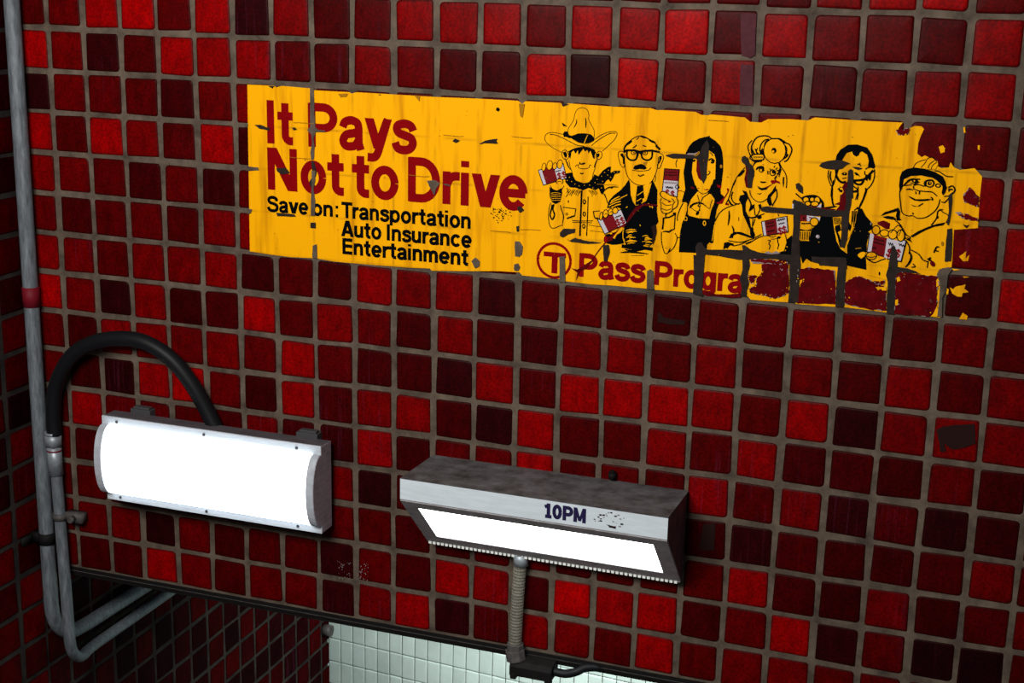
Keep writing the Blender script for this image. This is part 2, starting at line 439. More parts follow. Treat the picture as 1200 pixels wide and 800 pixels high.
# ---- left wall, running on under the beam
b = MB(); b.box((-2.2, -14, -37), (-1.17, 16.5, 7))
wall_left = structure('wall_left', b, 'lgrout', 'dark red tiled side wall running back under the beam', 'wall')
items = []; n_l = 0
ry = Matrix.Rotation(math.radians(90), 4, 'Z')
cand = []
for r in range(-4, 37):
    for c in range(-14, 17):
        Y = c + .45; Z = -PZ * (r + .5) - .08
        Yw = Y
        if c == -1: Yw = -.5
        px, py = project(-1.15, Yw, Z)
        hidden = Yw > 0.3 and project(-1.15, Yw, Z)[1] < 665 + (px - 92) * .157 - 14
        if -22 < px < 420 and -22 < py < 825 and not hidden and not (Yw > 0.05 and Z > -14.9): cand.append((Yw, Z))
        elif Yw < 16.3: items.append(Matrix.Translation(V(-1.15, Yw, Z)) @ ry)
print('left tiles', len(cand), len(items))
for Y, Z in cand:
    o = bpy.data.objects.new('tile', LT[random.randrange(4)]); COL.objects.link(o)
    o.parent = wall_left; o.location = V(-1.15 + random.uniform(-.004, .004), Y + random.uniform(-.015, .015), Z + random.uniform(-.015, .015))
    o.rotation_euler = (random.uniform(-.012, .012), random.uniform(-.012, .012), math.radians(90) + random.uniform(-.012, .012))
    o.color = levcol(random.choice([0, 1, 1, 2, 3, 3, 4, 5] if Y < .3 else [0, 0, 1, 1, 1, 2, 2, 3]))  # low levels paint in the wall's shade, deepest under the beam
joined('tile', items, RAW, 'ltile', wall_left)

# ---- far pale wall
th = math.radians(-4.4)
dirv = Vector((math.cos(th), math.sin(th), 0))
rotw = Matrix.Rotation(th, 4, 'Z')
b = MB()
A0 = Vector((-1.6, 16.62, 0))
pts = [(A0), (A0 + dirv * 26), (A0 + dirv * 26 + Vector((0, 1.2, 0))), (A0 + Vector((0, 1.2, 0)))]
P = [V(p.x, p.y, z) for z in (-37, -9) for p in pts]
b.mesh(P, [(3, 2, 1, 0), (4, 5, 6, 7), (0, 1, 5, 4), (1, 2, 6, 5), (2, 3, 7, 6), (3, 0, 4, 7)])
wall_back = structure('wall_back', b, 'wgrout', 'pale green-white tiled wall seen through the opening below the beam', 'wall')
orig = Vector((-1.15, 16.53, 0)); nf = 0; items = []
for r in range(-14, 13):
    for c in range(-1, 46):
        s_ = (c + .5) * .5365; Z = -24.71 - (r + .5) * .97
        p = orig + dirv * s_
        px, py = project(p.x, p.y, Z)
        show = 372 < px < 830 and (725 + (px - 400) * .157 - 12) < py < 826
        Mx = Matrix.Translation(V(p.x, p.y - .01, Z)) @ rotw
        if show:
            o = bpy.data.objects.new('tile', WT[random.randrange(2)]); COL.objects.link(o)
            o.parent = wall_back; o.location = V(p.x, p.y - .01 + random.uniform(-.01, .01), Z); o.rotation_euler = (random.uniform(-.01, .01), 0, th + random.uniform(-.01, .01))
            k = random.uniform(.88, 1.04); o.color = (.50 * k, .575 * k, .54 * k, 1); nf += 1
        elif Z > -36.5: items.append(Mx)
print('far tiles', nf)
joined('tile', items, RAWW, 'wtile', wall_back)
b = MB(); b.box((-8, -40, -38), (32, 17.5, -37))
structure('floor', b, 'concrete', 'bare concrete floor at the foot of the stairs', 'floor')

# ---- housing on the far corner
r_ = thing('corner_sensor', 'small dark rounded housing on the far end of the red side wall', 'sensor', V(-.95, 16.2, -24.3))
b = MB(); b.tube([(-1.13, 16.15, -24.2), (-.95, 16.15, -24.2), (-.82, 16.15, -24.2)], .22, 16)
b.build('housing', 'steel', root=r_, smooth=True)

# ================================================================ print helpers
EPS = 0.00009
class Ink:
    """flat print on the poster; shapes are kept as thin layers just in front of the film"""
    def __init__(s, base=-0.0085):
        s.mb = MB(); s.n = 0; s.base = base; s.keys = []
    def mi(s, k):
        if k not in s.keys: s.keys.append(k)
        return s.keys.index(k)
    def y(s):
        s.n += 1; return s.base - EPS * s.n
    def fillw(s, pts, k):
        pts = [(float(p[0]), float(p[1])) for p in pts]
        y = s.y(); vv = [Vector((p[0], p[1], 0)) for p in pts]
        tr = tessellate_polygon([vv]); n = len(s.mb.v)
        s.mb.v += [tuple(V(p[0], y, p[1])) for p in pts]
        for t in tr: s.mb.f.append(tuple(n + i for i in t)); s.mb.m.append(s.mi(k))
    def strokew(s, pts, wd, k, taper=False, closed=False):
        P = [np.array(p, float) for p in pts]
        P = [p for i, p in enumerate(P) if i == 0 or np.linalg.norm(p - P[i - 1]) > 1e-6]
        m_ = len(P)
        if m_ < 2: return
        y = s.y(); L = []; R_ = []
        for i, p in enumerate(P):
            if closed: a = P[(i - 1) % m_]; c = P[(i + 1) % m_]
            else: a = P[max(i - 1, 0)]; c = P[min(i + 1, m_ - 1)]
            d0 = p - a; d1 = c - p
            d0 = d0 / (np.linalg.norm(d0) or 1); d1 = d1 / (np.linalg.norm(d1) or 1)
            if not closed and i == 0: d0 = d1
            if not closed and i == m_ - 1: d1 = d0
            t = d0 + d1; ln = np.linalg.norm(t)
            if ln < 1e-6: t = d0; ln = 1
            t = t / ln; n_ = np.array([-t[1], t[0]])
            k_ = 1 / max(.5, n_ @ np.array([-d0[1], d0[0]]))
            h = wd / 2 * k_
            if taper:
                u = i / (m_ - 1); h *= .35 + .65 * math.sin(math.pi * min(1, max(0, u)))
            L.append(p + n_ * h); R_.append(p - n_ * h)
        n = len(s.mb.v); N_ = m_ + (1 if closed else 0)
        for i in range(N_):
            j = i % m_
            s.mb.v.append(tuple(V(L[j][0], y, L[j][1]))); s.mb.v.append(tuple(V(R_[j][0], y, R_[j][1])))
        for i in range(N_ - 1):
            a = n + 2 * i; s.mb.f.append((a, a + 1, a + 3, a + 2)); s.mb.m.append(s.mi(k))
    def build(s, name, label=None, root=None):
        me = bpy.data.meshes.new(name); me.from_pydata(s.mb.v, [], s.mb.f)
        for p, k in zip(me.polygons, s.mb.m): p.material_index = k
        for k in s.keys: me.materials.append(M[k])
        o = bpy.data.objects.new(name, me); COL.objects.link(o)
        if root is not None: attach(o, root)
        if label: o['label'] = label
        return o
PXW = 1 / 53.0      # wall units per photo pixel in the poster zone
class Pen:
    """traces in the coordinates of an enlarged detail view of the print: origin (x0,y0), factor k"""
    def __init__(s, ink, x0, y0, k): s.i = ink; s.o = (x0, y0, k)
    def t(s, pts): return [wallpt(s.o[0] + p[0] / s.o[2], s.o[1] + p[1] / s.o[2]) for p in pts]
    def F(s, k, *pts, sm=False):
        q = cr(pts, 4, True) if sm else pts
        s.i.fillw(s.t(q), k)
    def L(s, wd, *pts, k='K', sm=True, tp=False):
        q = cr(pts, 5) if (sm and len(pts) > 2) else pts
        s.i.strokew(s.t(q), wd * PXW, k, tp)
    def E(s, cx, cy, rx, ry, fill=None, wd=1.0, k='K', rot=0):
        a = math.radians(rot); q = []
        for i in range(16):
            u = 2 * math.pi * i / 16; x = math.cos(u) * rx; yy = math.sin(u) * ry
            q.append((cx + x * math.cos(a) - yy * math.sin(a), cy + x * math.sin(a) + yy * math.cos(a)))
        if fill: s.i.fillw(s.t(q), fill)
        if wd: s.i.strokew(s.t(q), wd * PXW, k, closed=True)

# ---------------------------------------------------------------- lettering (own grotesque glyphs)
def arc(cx, cy, rx, ry, a0, a1, n=14):
    return [(cx + rx * math.cos(math.radians(a0 + (a1 - a0) * i / n)), cy + ry * math.sin(math.radians(a0 + (a1 - a0) * i / n))) for i in range(n + 1)]
def glyph(ch, W):
    """returns (advance, strokes, polys); cap height 1, x-height .74"""
    s = W / 2; H = .74; t = s * .92
    S = []; G = []
    def D(x0, y0, x1, y1, wd=None):      # diagonal stem with level cut ends
        h = (wd or W) * .56; G.append([(x0 - h, y0), (x0 + h, y0), (x1 + h, y1), (x1 - h, y1)])
    if ch == 'I': S.append([(s + .02, 0), (s + .02, 1)]); a = W + .10
    elif ch == 't':
        S.append([(.19, .95), (.19, .22)] + arc(.31, .22, .12, .22 - t, 180, 265, 6) + [(.38, t)]); S.append([(.0, H - t), (.38, H - t)]); a = .42
    elif ch == 'P':
        S.append([(s + .02, 0), (s + .02, 1)]); r = (1 - .40 - 2 * t) / 2 + .0
        S.append([(.05, 1 - t), (.38, 1 - t)] + arc(.38, 1 - t - .235, .235, .235, 90, -90) + [(.05, 1 - t - .47)]); a = .735
    elif ch == 'a':
        S.append(cr([(.09, .50), (.14, .615), (.28, H - t + .01), (.42, .61), (.455, .48)], 5) + [(.455, .17), (.50, .0)])
        S.append(cr([(.455, .41), (.33, .375), (.17, .33), (.095, .20), (.15, .09), (.26, .07), (.38, .11), (.455, .24)], 5)); a = .60
    elif ch == 'y':
        D(.09, H, .29, .06); S.append([(.51, H + .0), (.33, .12)] + cr([(.33, .12), (.27, -.06), (.19, -.14), (.05, -.14)], 5)[1:])
        G.append([(.51 - W * .55, H), (.51 + W * .5, H), (.36, .2), (.22, .2)]); a = .60
    elif ch == 's':
        S.append(cr([(.475, .51), (.42, .62), (.28, .665), (.14, .62), (.11, .53), (.17, .445), (.30, .40), (.43, .34), (.465, .22), (.40, .11), (.27, .07), (.13, .11), (.075, .235)], 5)); a = .55
    elif ch == 'N':
        S.append([(s + .02, 0), (s + .02, 1)]); S.append([(.73 - s, 0), (.73 - s, 1)]); D(s + .04, 1, .71 - s, 0, W * 1.15); a = .80
    elif ch == 'M':
        S.append([(s + .02, 0), (s + .02, 1)]); S.append([(.86 - s, 0), (.86 - s, 1)]); D(s + .04, 1, .44, .1, W * .7); D(.84 - s, 1, .44, .1, W * .7); a = .92
    elif ch == 'o':
        S.append(arc(.305, .37, .305 - s, .385 - t, 0, 360, 28)); a = .63
    elif ch == '0':
        S.append(arc(.33, .5, .33 - s, .5 - t, 0, 360, 28)); a = .68
    elif ch == '1':
        S.append([(.30, 0), (.30, 1)]); S.append([(.36, .86), (.04, .74)]); S.append([(.08, s * .8), (.52, s * .8)]); a = .56
    elif ch == 'D':
        S.append([(s + .02, 0), (s + .02, 1)])
        S.append([(.05, 1 - t), (.32, 1 - t)] + arc(.32, .5, .33, .5 - t, 90, -90) + [(.05, t)]); a = .78
    elif ch == 'r':
        S.append([(s + .01, 0), (s + .01, H)]); S.append(cr([(s + .01, .42), (.17, .58), (.27, .64), (.39, .645)], 5)); a = .40
    elif ch == 'i':
        S.append([(s + .01, 0), (s + .01, H)]); S.append([(s + .01, .86), (s + .01, 1)]); a = W + .075
    elif ch == 'v': D(.09, H, .285, 0); D(.50, H, .305, 0); a = .585
    elif ch == 'e':
        S.append([(.1, .365), (.56, .365)]); S.append(arc(.305, .37, .305 - s, .385 - t, 0, 322, 26)); a = .63
    elif ch == 'c': S.append(arc(.305, .37, .305 - s, .385 - t, 38, 322, 24)); a = .59
    elif ch == 'S':
        S.append(cr([(.60, .70), (.55, .86), (.36, .93), (.18, .88), (.11, .75), (.18, .60), (.37, .53), (.57, .45), (.62, .28), (.54, .12), (.35, .07), (.15, .12), (.07, .30)], 5)); a = .72
    elif ch == 'n':
        S.append([(s + .01, 0), (s + .01, H)]); S.append(cr([(s + .01, .45), (.16, .6), (.30, .655), (.43, .60), (.465, .46)], 5) + [(.465, 0)]); a = .60
    elif ch == 'u':
        S.append([(.465, 0), (.465, H)]); S.append([(s + .01, H)] + cr([(s + .01, .28), (.13, .14), (.26, .085), (.40, .14), (.465, .3)], 5)); a = .60
    elif ch == 'm':
        S.append([(s + .01, 0), (s + .01, H)])
        S.append(cr([(s + .01, .48), (.14, .6), (.26, .655), (.37, .60), (.41, .46)], 5) + [(.41, 0)])
        S.append(cr([(.41, .48), (.47, .6), (.58, .655), (.70, .60), (.735, .46)], 5) + [(.735, 0)]); a = .87
    elif ch == 'p':
        S.append([(s + .01, -.21), (s + .01, H)]); S.append(arc(.32, .37, .30 - s, .385 - t, 0, 360, 28)); a = .645
    elif ch == 'g':
        S.append(arc(.29, .37, .285 - s, .385 - t, 0, 360, 28)); S.append([(.50, H), (.50, .0)] + cr([(.50, .0), (.44, -.11), (.28, -.145), (.14, -.10), (.10, -.05)], 5)[1:]); a = .63
    elif ch == 'T': S.append([(0, 1 - s), (.64, 1 - s)]); S.append([(.32, 0), (.32, 1)]); a = .62
    elif ch == 'A': D(.35, 1, .08, 0); D(.37, 1, .64, 0); S.append([(.16, .29), (.56, .29)]); a = .74
    elif ch == 'E':
        S.append([(s + .02, 0), (s + .02, 1)])
        for yy in (s, .52, 1 - s): S.append([(.05, yy), (.60, yy)])
        a = .66
    elif ch == ':': S.append([(s, 0), (s, W)]); S.append([(s, H - W), (s, H)]); a = W + .1
    elif ch == '$':
        a0, S2, _ = glyph('S', W); S += S2; S.append([(.35, -.14), (.35, 1.14)]); a = a0
    elif ch == ' ': a = .26
    return a, S, G
def write(ink, text, x0, x1, base, cap, W, k, xf=None):
    """word set between x0 and x1; tracking is solved so that it fits"""
    gl = [glyph(c, W) for c in text]
    nat = sum(g[0] for g in gl[:-1]) + gl[-1][0] - .04
    sx = (x1 - x0) / (nat * cap)
    x = x0
    for a, S, G in gl:
        f = (lambda p: (x + p[0] * cap * sx, base + p[1] * cap))
        for st in S:
            q = [f(p) for p in st]
            if xf: q = [xf(p) for p in q]
            ink.strokew(q, W * cap * (sx * .5 + .5), k)
        for pg in G:
            q = [f(p) for p in pg]
            if xf: q = [xf(p) for p in q]
            ink.fillw(q, k)
        x += a * cap * sx

# ================================================================ the poster
poster = thing('transit_poster', 'long weathered yellow poster reading It Pays Not to Drive with six cartoon riders', 'poster', V(13.5, 0, -5.95))
OUT = [(290,99),(322,100.5),(324,102.5),(330,100.5),(364.5,103.5),(366,105.5),(410,108),(412,109.5),(418,108),(460,110.5),(510,113.5),(560,115.5),(607,118),(612,121.5),(616,118.5),
 (657,120.5),(660,123.5),(666,121),(720,125),(762,126.5),(770,129),(776,128.8),(815,131),(822,134.5),(830,135),(833,134),(873,137.5),(879,142.5),(892,143.5),(900,139.5),(925,139.5),(947,141),
 (955,137.5),(990,140),(1020,142),(1058,143.5),(1053,150),(1054,156),(1061,157),(1066,150),(1072,147.5),(1080,148),(1083,151),(1080,157),(1078,162),(1076,168),(1075,180),(1080,184),
 (1084,182),(1092,186),(1096,189),(1098,194),(1103,197),(1112,196),(1114,190),(1118,196),(1125,199),(1134,198),(1142,197),(1145,200),(1151,207),(1150,215),(1148,232),(1147,250),(1146,267),
 (1134,268),(1118,269),(1117,285),(1116,305),(1115,313),(1104,314),(1101,322),(1102,372),(1070,369),(1040,366),(1000,361),(987,359.5),(981,359.5),(960,358),(934,356),(925,354),(905,353),(880,351),
 (876,347),(869,347),(850,345),(822,343.5),(812,342.5),(790,341),(768,339.5),(765,338),(758,338),(720,334.5),(692,333),(664,329.5),(654,326.5),(640,325.5),(612,322.5),(609,319),(585,317.5),(540,317.5),(506,317),
 (504,314.5),(480,313.6),(440,310.5),(400,307),(390,306),(370,302.5),(340,301),(312,297.5),(293,294.5)]
def sheet_mesh(px):
    P = [wallpt(*p) for p in px]; n = len(P)
    vs = [V(x, -.0075, z) for x, z in P] + [V(x, -.0005, z) for x, z in P]
    tr = tessellate_polygon([[Vector((x, z, 0)) for x, z in P]])
    fs = [tuple(t) for t in tr] + [(i, (i + 1) % n, n + (i + 1) % n, n + i) for i in range(n)]
    me = bpy.data.meshes.new('sheet'); me.from_pydata([tuple(v) for v in vs], [], fs)
    bm = bmesh.new(); bm.from_mesh(me); bmesh.ops.recalc_face_normals(bm, faces=bm.faces); bm.to_mesh(me); bm.free()
    me.materials.append(M['Y']); return me
o = bpy.data.objects.new('sheet', sheet_mesh(OUT)); COL.objects.link(o); attach(o, poster)

# --- headline and text
ik = Ink()
write(ik, 'It', wallpt(312, 143)[0], wallpt(343.3, 143)[0], -3.36, .985, .185, 'R')
write(ik, 'Pays', wallpt(360, 150)[0], wallpt(486.3, 160)[0], -3.37, .985, .185, 'R')
write(ik, 'Not', wallpt(312.6, 200)[0], wallpt(403, 200)[0], -4.425, .975, .185, 'R')
write(ik, 'to', wallpt(412.6, 205)[0], wallpt(466.5, 210)[0], -4.425, .975, .185, 'R')
write(ik, 'Drive', wallpt(477, 210)[0], wallpt(617.5, 225)[0], -4.43, .985, .185, 'R')
ik.build('headline', 'dark red headline It Pays Not to Drive', poster)
ik = Ink()
write(ik, 'Save', wallpt(313.2, 240)[0], wallpt(361.4, 245)[0], -4.94, .365, .19, 'K')
write(ik, 'on', wallpt(365.5, 245)[0], wallpt(390.5, 250)[0], -4.94, .365, .19, 'K')
write(ik, ':', wallpt(393.5, 250)[0], wallpt(397.5, 250)[0], -4.94, .365, .19, 'K')
write(ik, 'Transportation', wallpt(400.4, 250)[0], wallpt(552, 260)[0], -4.94, .37, .19, 'K')
write(ik, 'Auto', wallpt(400.4, 270)[0], wallpt(447, 272)[0], -5.365, .37, .19, 'K')
write(ik, 'Insurance', wallpt(453, 275)[0], wallpt(553, 280)[0], -5.365, .37, .19, 'K')
write(ik, 'Entertainment', wallpt(401, 290)[0], wallpt(549, 300)[0], -5.775, .37, .19, 'K')
ik.build('body_text', 'black text Save on Transportation, Auto Insurance, Entertainment', poster)
ik = Ink()
ik.strokew(arc(12.82, -5.475, .375, .375, 0, 360, 48), .06, 'R')
xa, za = wallpt(637.3, 297); xb, zb = wallpt(663.5, 299.5)
ik.strokew([(xa, -5.345), (xb, -5.345)], .105, 'R'); ik.strokew([((xa + xb) / 2, -5.36), ((xa + xb) / 2, -5.76)], .135, 'R')
ik.build('circle_logo', 'letter T inside a thin red ring', poster)
ik = Ink()
write(ik, 'Pass', wallpt(677.6, 315)[0], wallpt(755.3, 320)[0], -5.78, .52, .20, 'R')
write(ik, 'Progra', wallpt(766.4, 320)[0], wallpt(871, 330)[0], -5.80, .52, .20, 'R')
ik.build('pass_lettering', 'dark red words Pass Progra, the rest worn away', poster)

def card(pn, quad, split, white_first=None):
    """ticket card: white quad, red field between two fractions along its long edge"""
    pn.F('W', *quad)
    a, b_, c, d = [np.array(q, float) for q in quad]
    u0, u1 = split
    pn.F('C', tuple(a + (b_ - a) * u0), tuple(a + (b_ - a) * u1), tuple(d + (c - d) * u1), tuple(d + (c - d) * u0))
    pn.L(1.0, a, b_, c, d, a, sm=False)
def dollars(pn, pts, size, ang=0):
    for cx, cy in pts:
        x, z = wallpt(pn.o[0] + cx / pn.o[2], pn.o[1] + cy / pn.o[2])
        c_, s_ = math.cos(math.radians(ang)), math.sin(math.radians(ang)); h = size * PXW
        def xf(p):
            u, v_ = p[0] - x, p[1] - z; return (x + u * c_ - v_ * s_, z + u * s_ + v_ * c_)
        write(pn.i, '$', x - h * .36, x + h * .36, z - h * .5, h, .2, 'R', xf)
def squig(pn, x0, y0, x1, y1, wd=.9, k='K', n=7, amp=6):
    pn.L(wd, *[(x0 + (x1 - x0) * i / n, y0 + (y1 - y0) * i / n + (amp if i % 2 else -amp)) for i in range(n + 1)], k=k, sm=False)

# --- figure 1: tall-hat cowboy
ik = Ink(-.0090)
p = Pen(ik, 610, 110, 8)
p.L(.7, (445,400),(448,330),(475,285),(500,240),(510,190),(530,150),(560,132),(600,132),(630,155),(642,200),(640,240),(665,290),(690,340),(693,405))
p.L(1.3, (527,235),(524,275),(500,318), tp=True); p.L(1.5, (611,222),(615,270),(612,320), tp=True)
p.F('K', (455,400),(500,385),(540,370),(600,368),(660,378),(694,410),(690,440),(650,462),(600,468),(540,455),(500,430))
p.L(.9, (630,385),(597,462), k='Y')
p.F('K', (398,372),(415,350),(445,352),(456,384),(480,392),(478,416),(450,412),(430,402),(408,404))
p.L(.7, (400,380),(340,365),(280,362),(240,380),(228,420),(245,455),(290,495),(350,530),(385,545))
p.L(.9, (275,378),(330,385),(400,415),(470,450),(530,480),(600,490)); p.L(.9, (665,486),(720,440),(780,400),(840,370),(890,368))
p.L(.8, (690,430),(740,395),(800,365),(860,352),(900,358),(905,385),(880,430),(830,480),(770,535))
p.L(1.0, (440,548),(490,520),(540,505),(600,498),(650,506),(700,530))
p.F('K', (455,545),(500,512),(560,500),(620,500),(685,520),(708,545),(695,580),(700,610),(680,600),(668,560),(655,530),(640,560),(628,525),(606,540),(590,515),(565,545),(545,575),(540,525),(515,560),(500,528),(478,545),(474,580),(466,610),(450,580))
p.E(420,570,32,46, wd=.8, rot=-15); p.F('K', (395,545),(425,540),(440,570),(432,600),(415,590)); p.L(1.6, (415,600),(435,640),(450,680),(470,710), tp=True)
p.E(737,575,28,40, wd=.8, rot=15); p.F('K', (712,560),(742,558),(740,585),(718,600)); p.L(1.6, (725,600),(705,650),(690,690), tp=True)
p.L(.8, (455,620),(465,680),(485,735),(495,790)); p.L(.8, (705,640),(698,700),(682,750),(672,800))
p.F('K', (548,660),(556,632),(568,652),(600,640),(612,650),(590,664),(566,662))
p.L(.8, (512,684),(526,668),(544,665),(545,690),(590,702),(640,692),(650,665),(668,672)); p.L(1.4, (560,740),(575,748),(592,740))
p = Pen(ik, 620, 190, 8)
p.F('K', (345,105),(400,95),(415,130),(440,170),(510,195),(560,188),(598,145),(612,112),(650,130),(662,115),(690,80),(740,45),(770,38),(765,100),(800,78),(856,78),(852,100),(805,112),(790,150),(765,185),(745,160),(725,175),(700,210),(715,262),(690,304),(672,290),(655,245),(620,262),(560,240),(510,262),(440,240),(385,235),(340,185))
for q in [(380,140),(400,180),(430,205),(470,222),(520,215),(570,215),(620,190),(640,160),(680,130),(710,95),(745,75),(740,120),(800,95),(830,90),(690,180),(680,240),(360,170),(600,240),(765,140)]: p.E(q[0], q[1], 4, 4, 'Y', 0)
card(p, [(88,75),(320,10),(355,150),(135,215)], (.13, .62))
p.L(.8,(95,90),(140,80), k='W'); dollars(p, [(285,128),(327,115)], 6.5, 12); squig(p, 250,88,300,74, amp=3)
for q in [(140,45,18,38),(195,28,26,44),(243,35,20,32),(290,18,24,42)]: p.E(*q, 'Y', .8, rot=10)
p.E(288,182,32,27, 'Y', 1.0); p.L(.7,(262,186),(290,178),(308,186))
p.F('Y', (190,208),(250,200),(330,205),(322,240),(300,262),(262,266),(222,252)); p.L(.8,(200,215),(222,250),(262,266),(300,262),(330,220))
p.F('K', (193,228),(222,250),(262,266),(308,240),(312,290),(295,370),(250,392),(215,372),(195,320))
for q in range(5): p.L(.5, (205,290+q*18),(250,283+q*18),(298,292+q*16), k='Y')
p.L(.9, (205,378),(190,430),(184,500),(188,560),(205,608),(240,616),(300,590)); p.L(1.8,(235,392),(225,440),(240,490),(220,535),(200,495),(213,430),(218,395))
p.L(1.2, (295,400),(303,440),(325,500),(320,545)); p.L(.8,(355,240),(370,290),(345,325))
p.L(2.0, (495,262),(490,400),(485,520),(478,690)); p.L(1.2, (555,320),(550,500),(541,690))
for q in [(520,370),(519,485),(515,598)]: p.E(*q, 11, 19, 'Y', 1.3)
p.L(1.0, (318,420),(440,436),(430,500),(355,526), sm=False); p.L(1.8, (430,500),(355,526)); p.E(355,485,10,10, wd=.8)
p.L(.9, (665,455),(603,460),(618,520),(655,522), sm=False); p.E(370,368,5,14,'K',0)
p.L(.9, (405,545),(480,550),(600,548)); p.L(.8, (408,562),(590,566)); p.L(.8, (320,545),(310,600)); p.L(.6,(560,585),(640,600),(720,600)); p.L(.5,(570,640),(700,655))
for q in range(10): p.L(.6, (380+q*14,250+(q%3)*6),(350+q*15,290+(q%4)*9), sm=False)
for q in range(6): p.L(.6, (560+q*12,262),(600+q*9,310-(q%3)*8), sm=False)
p.L(.8, (700,290),(722,335),(742,385)); p.L(1.6, (700,270),(740,240),(790,230),(840,232), tp=True); p.E(775,238,10,9,'K',0)
ik.build('printed_cowboy', 'ink drawing of a man in a tall wide-brimmed hat and dotted neckerchief', poster)

# --- figure 2: man with heavy glasses and moustache
ik = Ink(-.0125)
p = Pen(ik, 700, 140, 10)
p.L(.9, (325,400),(320,480),(340,620),(380,700),(450,755),(520,770),(600,755),(650,710),(690,620),(712,520),(718,440))
p.L(.8, (322,385),(275,370),(247,395),(255,470),(280,540),(312,560),(322,520)); p.F('K', (265,405),(300,392),(318,440),(318,520),(302,520),(298,450),(282,430))
p.L(.8, (730,395),(765,410),(777,450),(757,510),(737,560),(710,570),(705,520)); p.F('K', (725,430),(755,425),(755,455),(735,500),(712,530),(728,470))
p.L(2.0, (310,385),(320,330),(350,285),(400,235), tp=True); p.L(1.0, (400,235),(450,205),(500,192),(540,195)); p.L(2.4, (505,196),(545,205),(575,215), tp=True)
p.L(1.4, (560,205),(610,232),(660,262),(705,310),(728,360)); p.L(2.8, (345,300),(380,265),(410,250), tp=True); p.L(2.6,(605,240),(650,258),(685,270), tp=True); p.L(2.4,(680,305),(715,330),(742,350), tp=True); p.L(1.0,(460,235),(490,205)); p.L(1.6,(312,330),(330,370), tp=True)
p.L(1.3, (415,332),(440,318),(462,298)); p.L(1.3, (532,304),(552,308),(572,316))
p.L(2.3, (308,385),(345,360),(440,360),(500,378),(560,366),(640,362),(735,382), sm=False)
p.L(2.0, (350,365),(350,430),(380,468),(430,475),(462,450),(472,380)); p.L(2.0, (520,382),(524,440),(560,470),(605,472),(640,440),(645,372))
p.F('K', (455,372),(525,376),(515,415),(490,396),(478,440),(462,430)); p.E(425,388,26,22, wd=.9); p.E(430,388,8,8,'K',0); p.E(562,390,26,22, wd=.9); p.E(562,388,8,8,'K',0)
p.F('K', (418,572),(440,538),(490,524),(520,518),(560,534),(582,568),(555,586),(500,578),(445,588)); p.L(.8,(410,592),(500,602),(600,592),(628,560)); p.L(1.4,(480,645),(500,662),(530,650),(552,645))
p.L(.6, (670,650),(688,680),(670,730)); p.F('B', (535,500),(590,490),(575,540),(540,520))
p = Pen(ik, 690, 210, 8)
p.F('K', (375,0),(345,50),(300,100),(235,150),(190,200),(170,270),(270,262),(310,280),(352,405),(330,440),(340,470),(330,600),(260,612),(215,612),(165,575),(170,600),(190,560),(150,520),(330,470),(400,450),(450,490),(500,530),(590,500),(600,600),(608,560),(615,450),(655,400),(640,300),(645,100),(612,30),(598,0),(570,110),(540,200),(480,235),(440,245),(420,215),(395,100),(388,30))
p.F('Y', (388,20),(440,50),(458,62),(442,150),(438,190),(418,215),(396,150)); p.F('Y', (512,58),(572,34),(556,130),(528,192),(515,120))
p.F('K', (455,60),(512,60),(522,180),(485,235),(438,238),(444,160)); p.L(.8,(455,150),(512,112), k='Y'); p.L(.8,(450,205),(495,178), k='Y'); p.E(515,190,10,16,'Y',0)
for a_ in [((200,225),(255,195),(300,180)),((190,250),(245,222),(300,205)),((300,175),(330,160),(362,144)),((210,205),(250,178),(290,160)),((215,262),(265,240),(300,232)),((380,362),(410,335),(440,305)),((560,225),(580,262)),((590,235),(600,270)),((480,425),(505,470)),((350,265),(365,255))]: p.L(1.0, *a_, k='Y')
p.F('K', (333,430),(420,440),(600,430),(612,500),(600,600),(560,640),(470,655),(380,640),(345,612),(330,520))
rq = random.Random(21)
for q in range(9):
    a_ = rq.uniform(342, 385); b_ = rq.uniform(405, 462); y_ = 470 + q * 16 + rq.uniform(-5, 5)
    p.L(rq.uniform(.6, 1.7), (a_, y_ + 8), ((a_ + b_) / 2, y_ - 3), (b_, y_), k='Y', tp=True)
for q in range(7):
    a_ = rq.uniform(495, 535); b_ = rq.uniform(560, 604); y_ = 525 + q * 17 + rq.uniform(-5, 5)
    p.L(rq.uniform(.6, 1.5), (a_, y_ + 6), ((a_ + b_) / 2, y_ - 3), (b_, y_), k='Y', tp=True)
p.F('P', (595,440),(628,425),(640,480),(625,560),(600,610),(602,520))
p.L(4, (310,622),(400,640),(500,640),(600,655)); p.L(2.2,(300,685),(400,680),(560,698), tp=True); p.L(2.4,(340,655),(420,668),(590,640), tp=True); p.L(1.4,(400,715),(520,712), tp=True)
p.L(1.0,(325,470),(322,540),(345,610), k='Y')
p.F('D', (150,545),(210,530),(300,455),(352,400),(380,340),(440,262),(520,225),(640,235),(650,250),(520,245),(455,292),(400,362),(350,425),(215,575),(178,590))
card(p, [(85,380),(305,280),(358,410),(152,512)], (.17, .62)); dollars(p, [(276,402),(317,385)], 7.0, 22); squig(p, 248,358,305,336, amp=4, wd=1.1)
p.F('R', (300,440),(358,402),(330,430),(240,490)); 
for q in [(118,345,14,38),(160,322,25,38),(208,306,24,32),(250,292,25,30)]: p.E(*q, 'Y', 1.0, rot=8)
p.L(.7,(150,330),(165,318),(175,330)); p.L(.7,(198,312),(215,300),(222,314))
p.F('Y', (228,545),(262,502),(300,455),(318,445),(326,470),(300,500),(262,522),(245,556)); p.L(.8,(262,522),(300,500),(326,470)); p.E(210,505,14,12,'Y',.6)
p.L(1.0,(45,298),(58,360),(100,372)); p.L(1.0,(150,135),(165,180),(180,225))
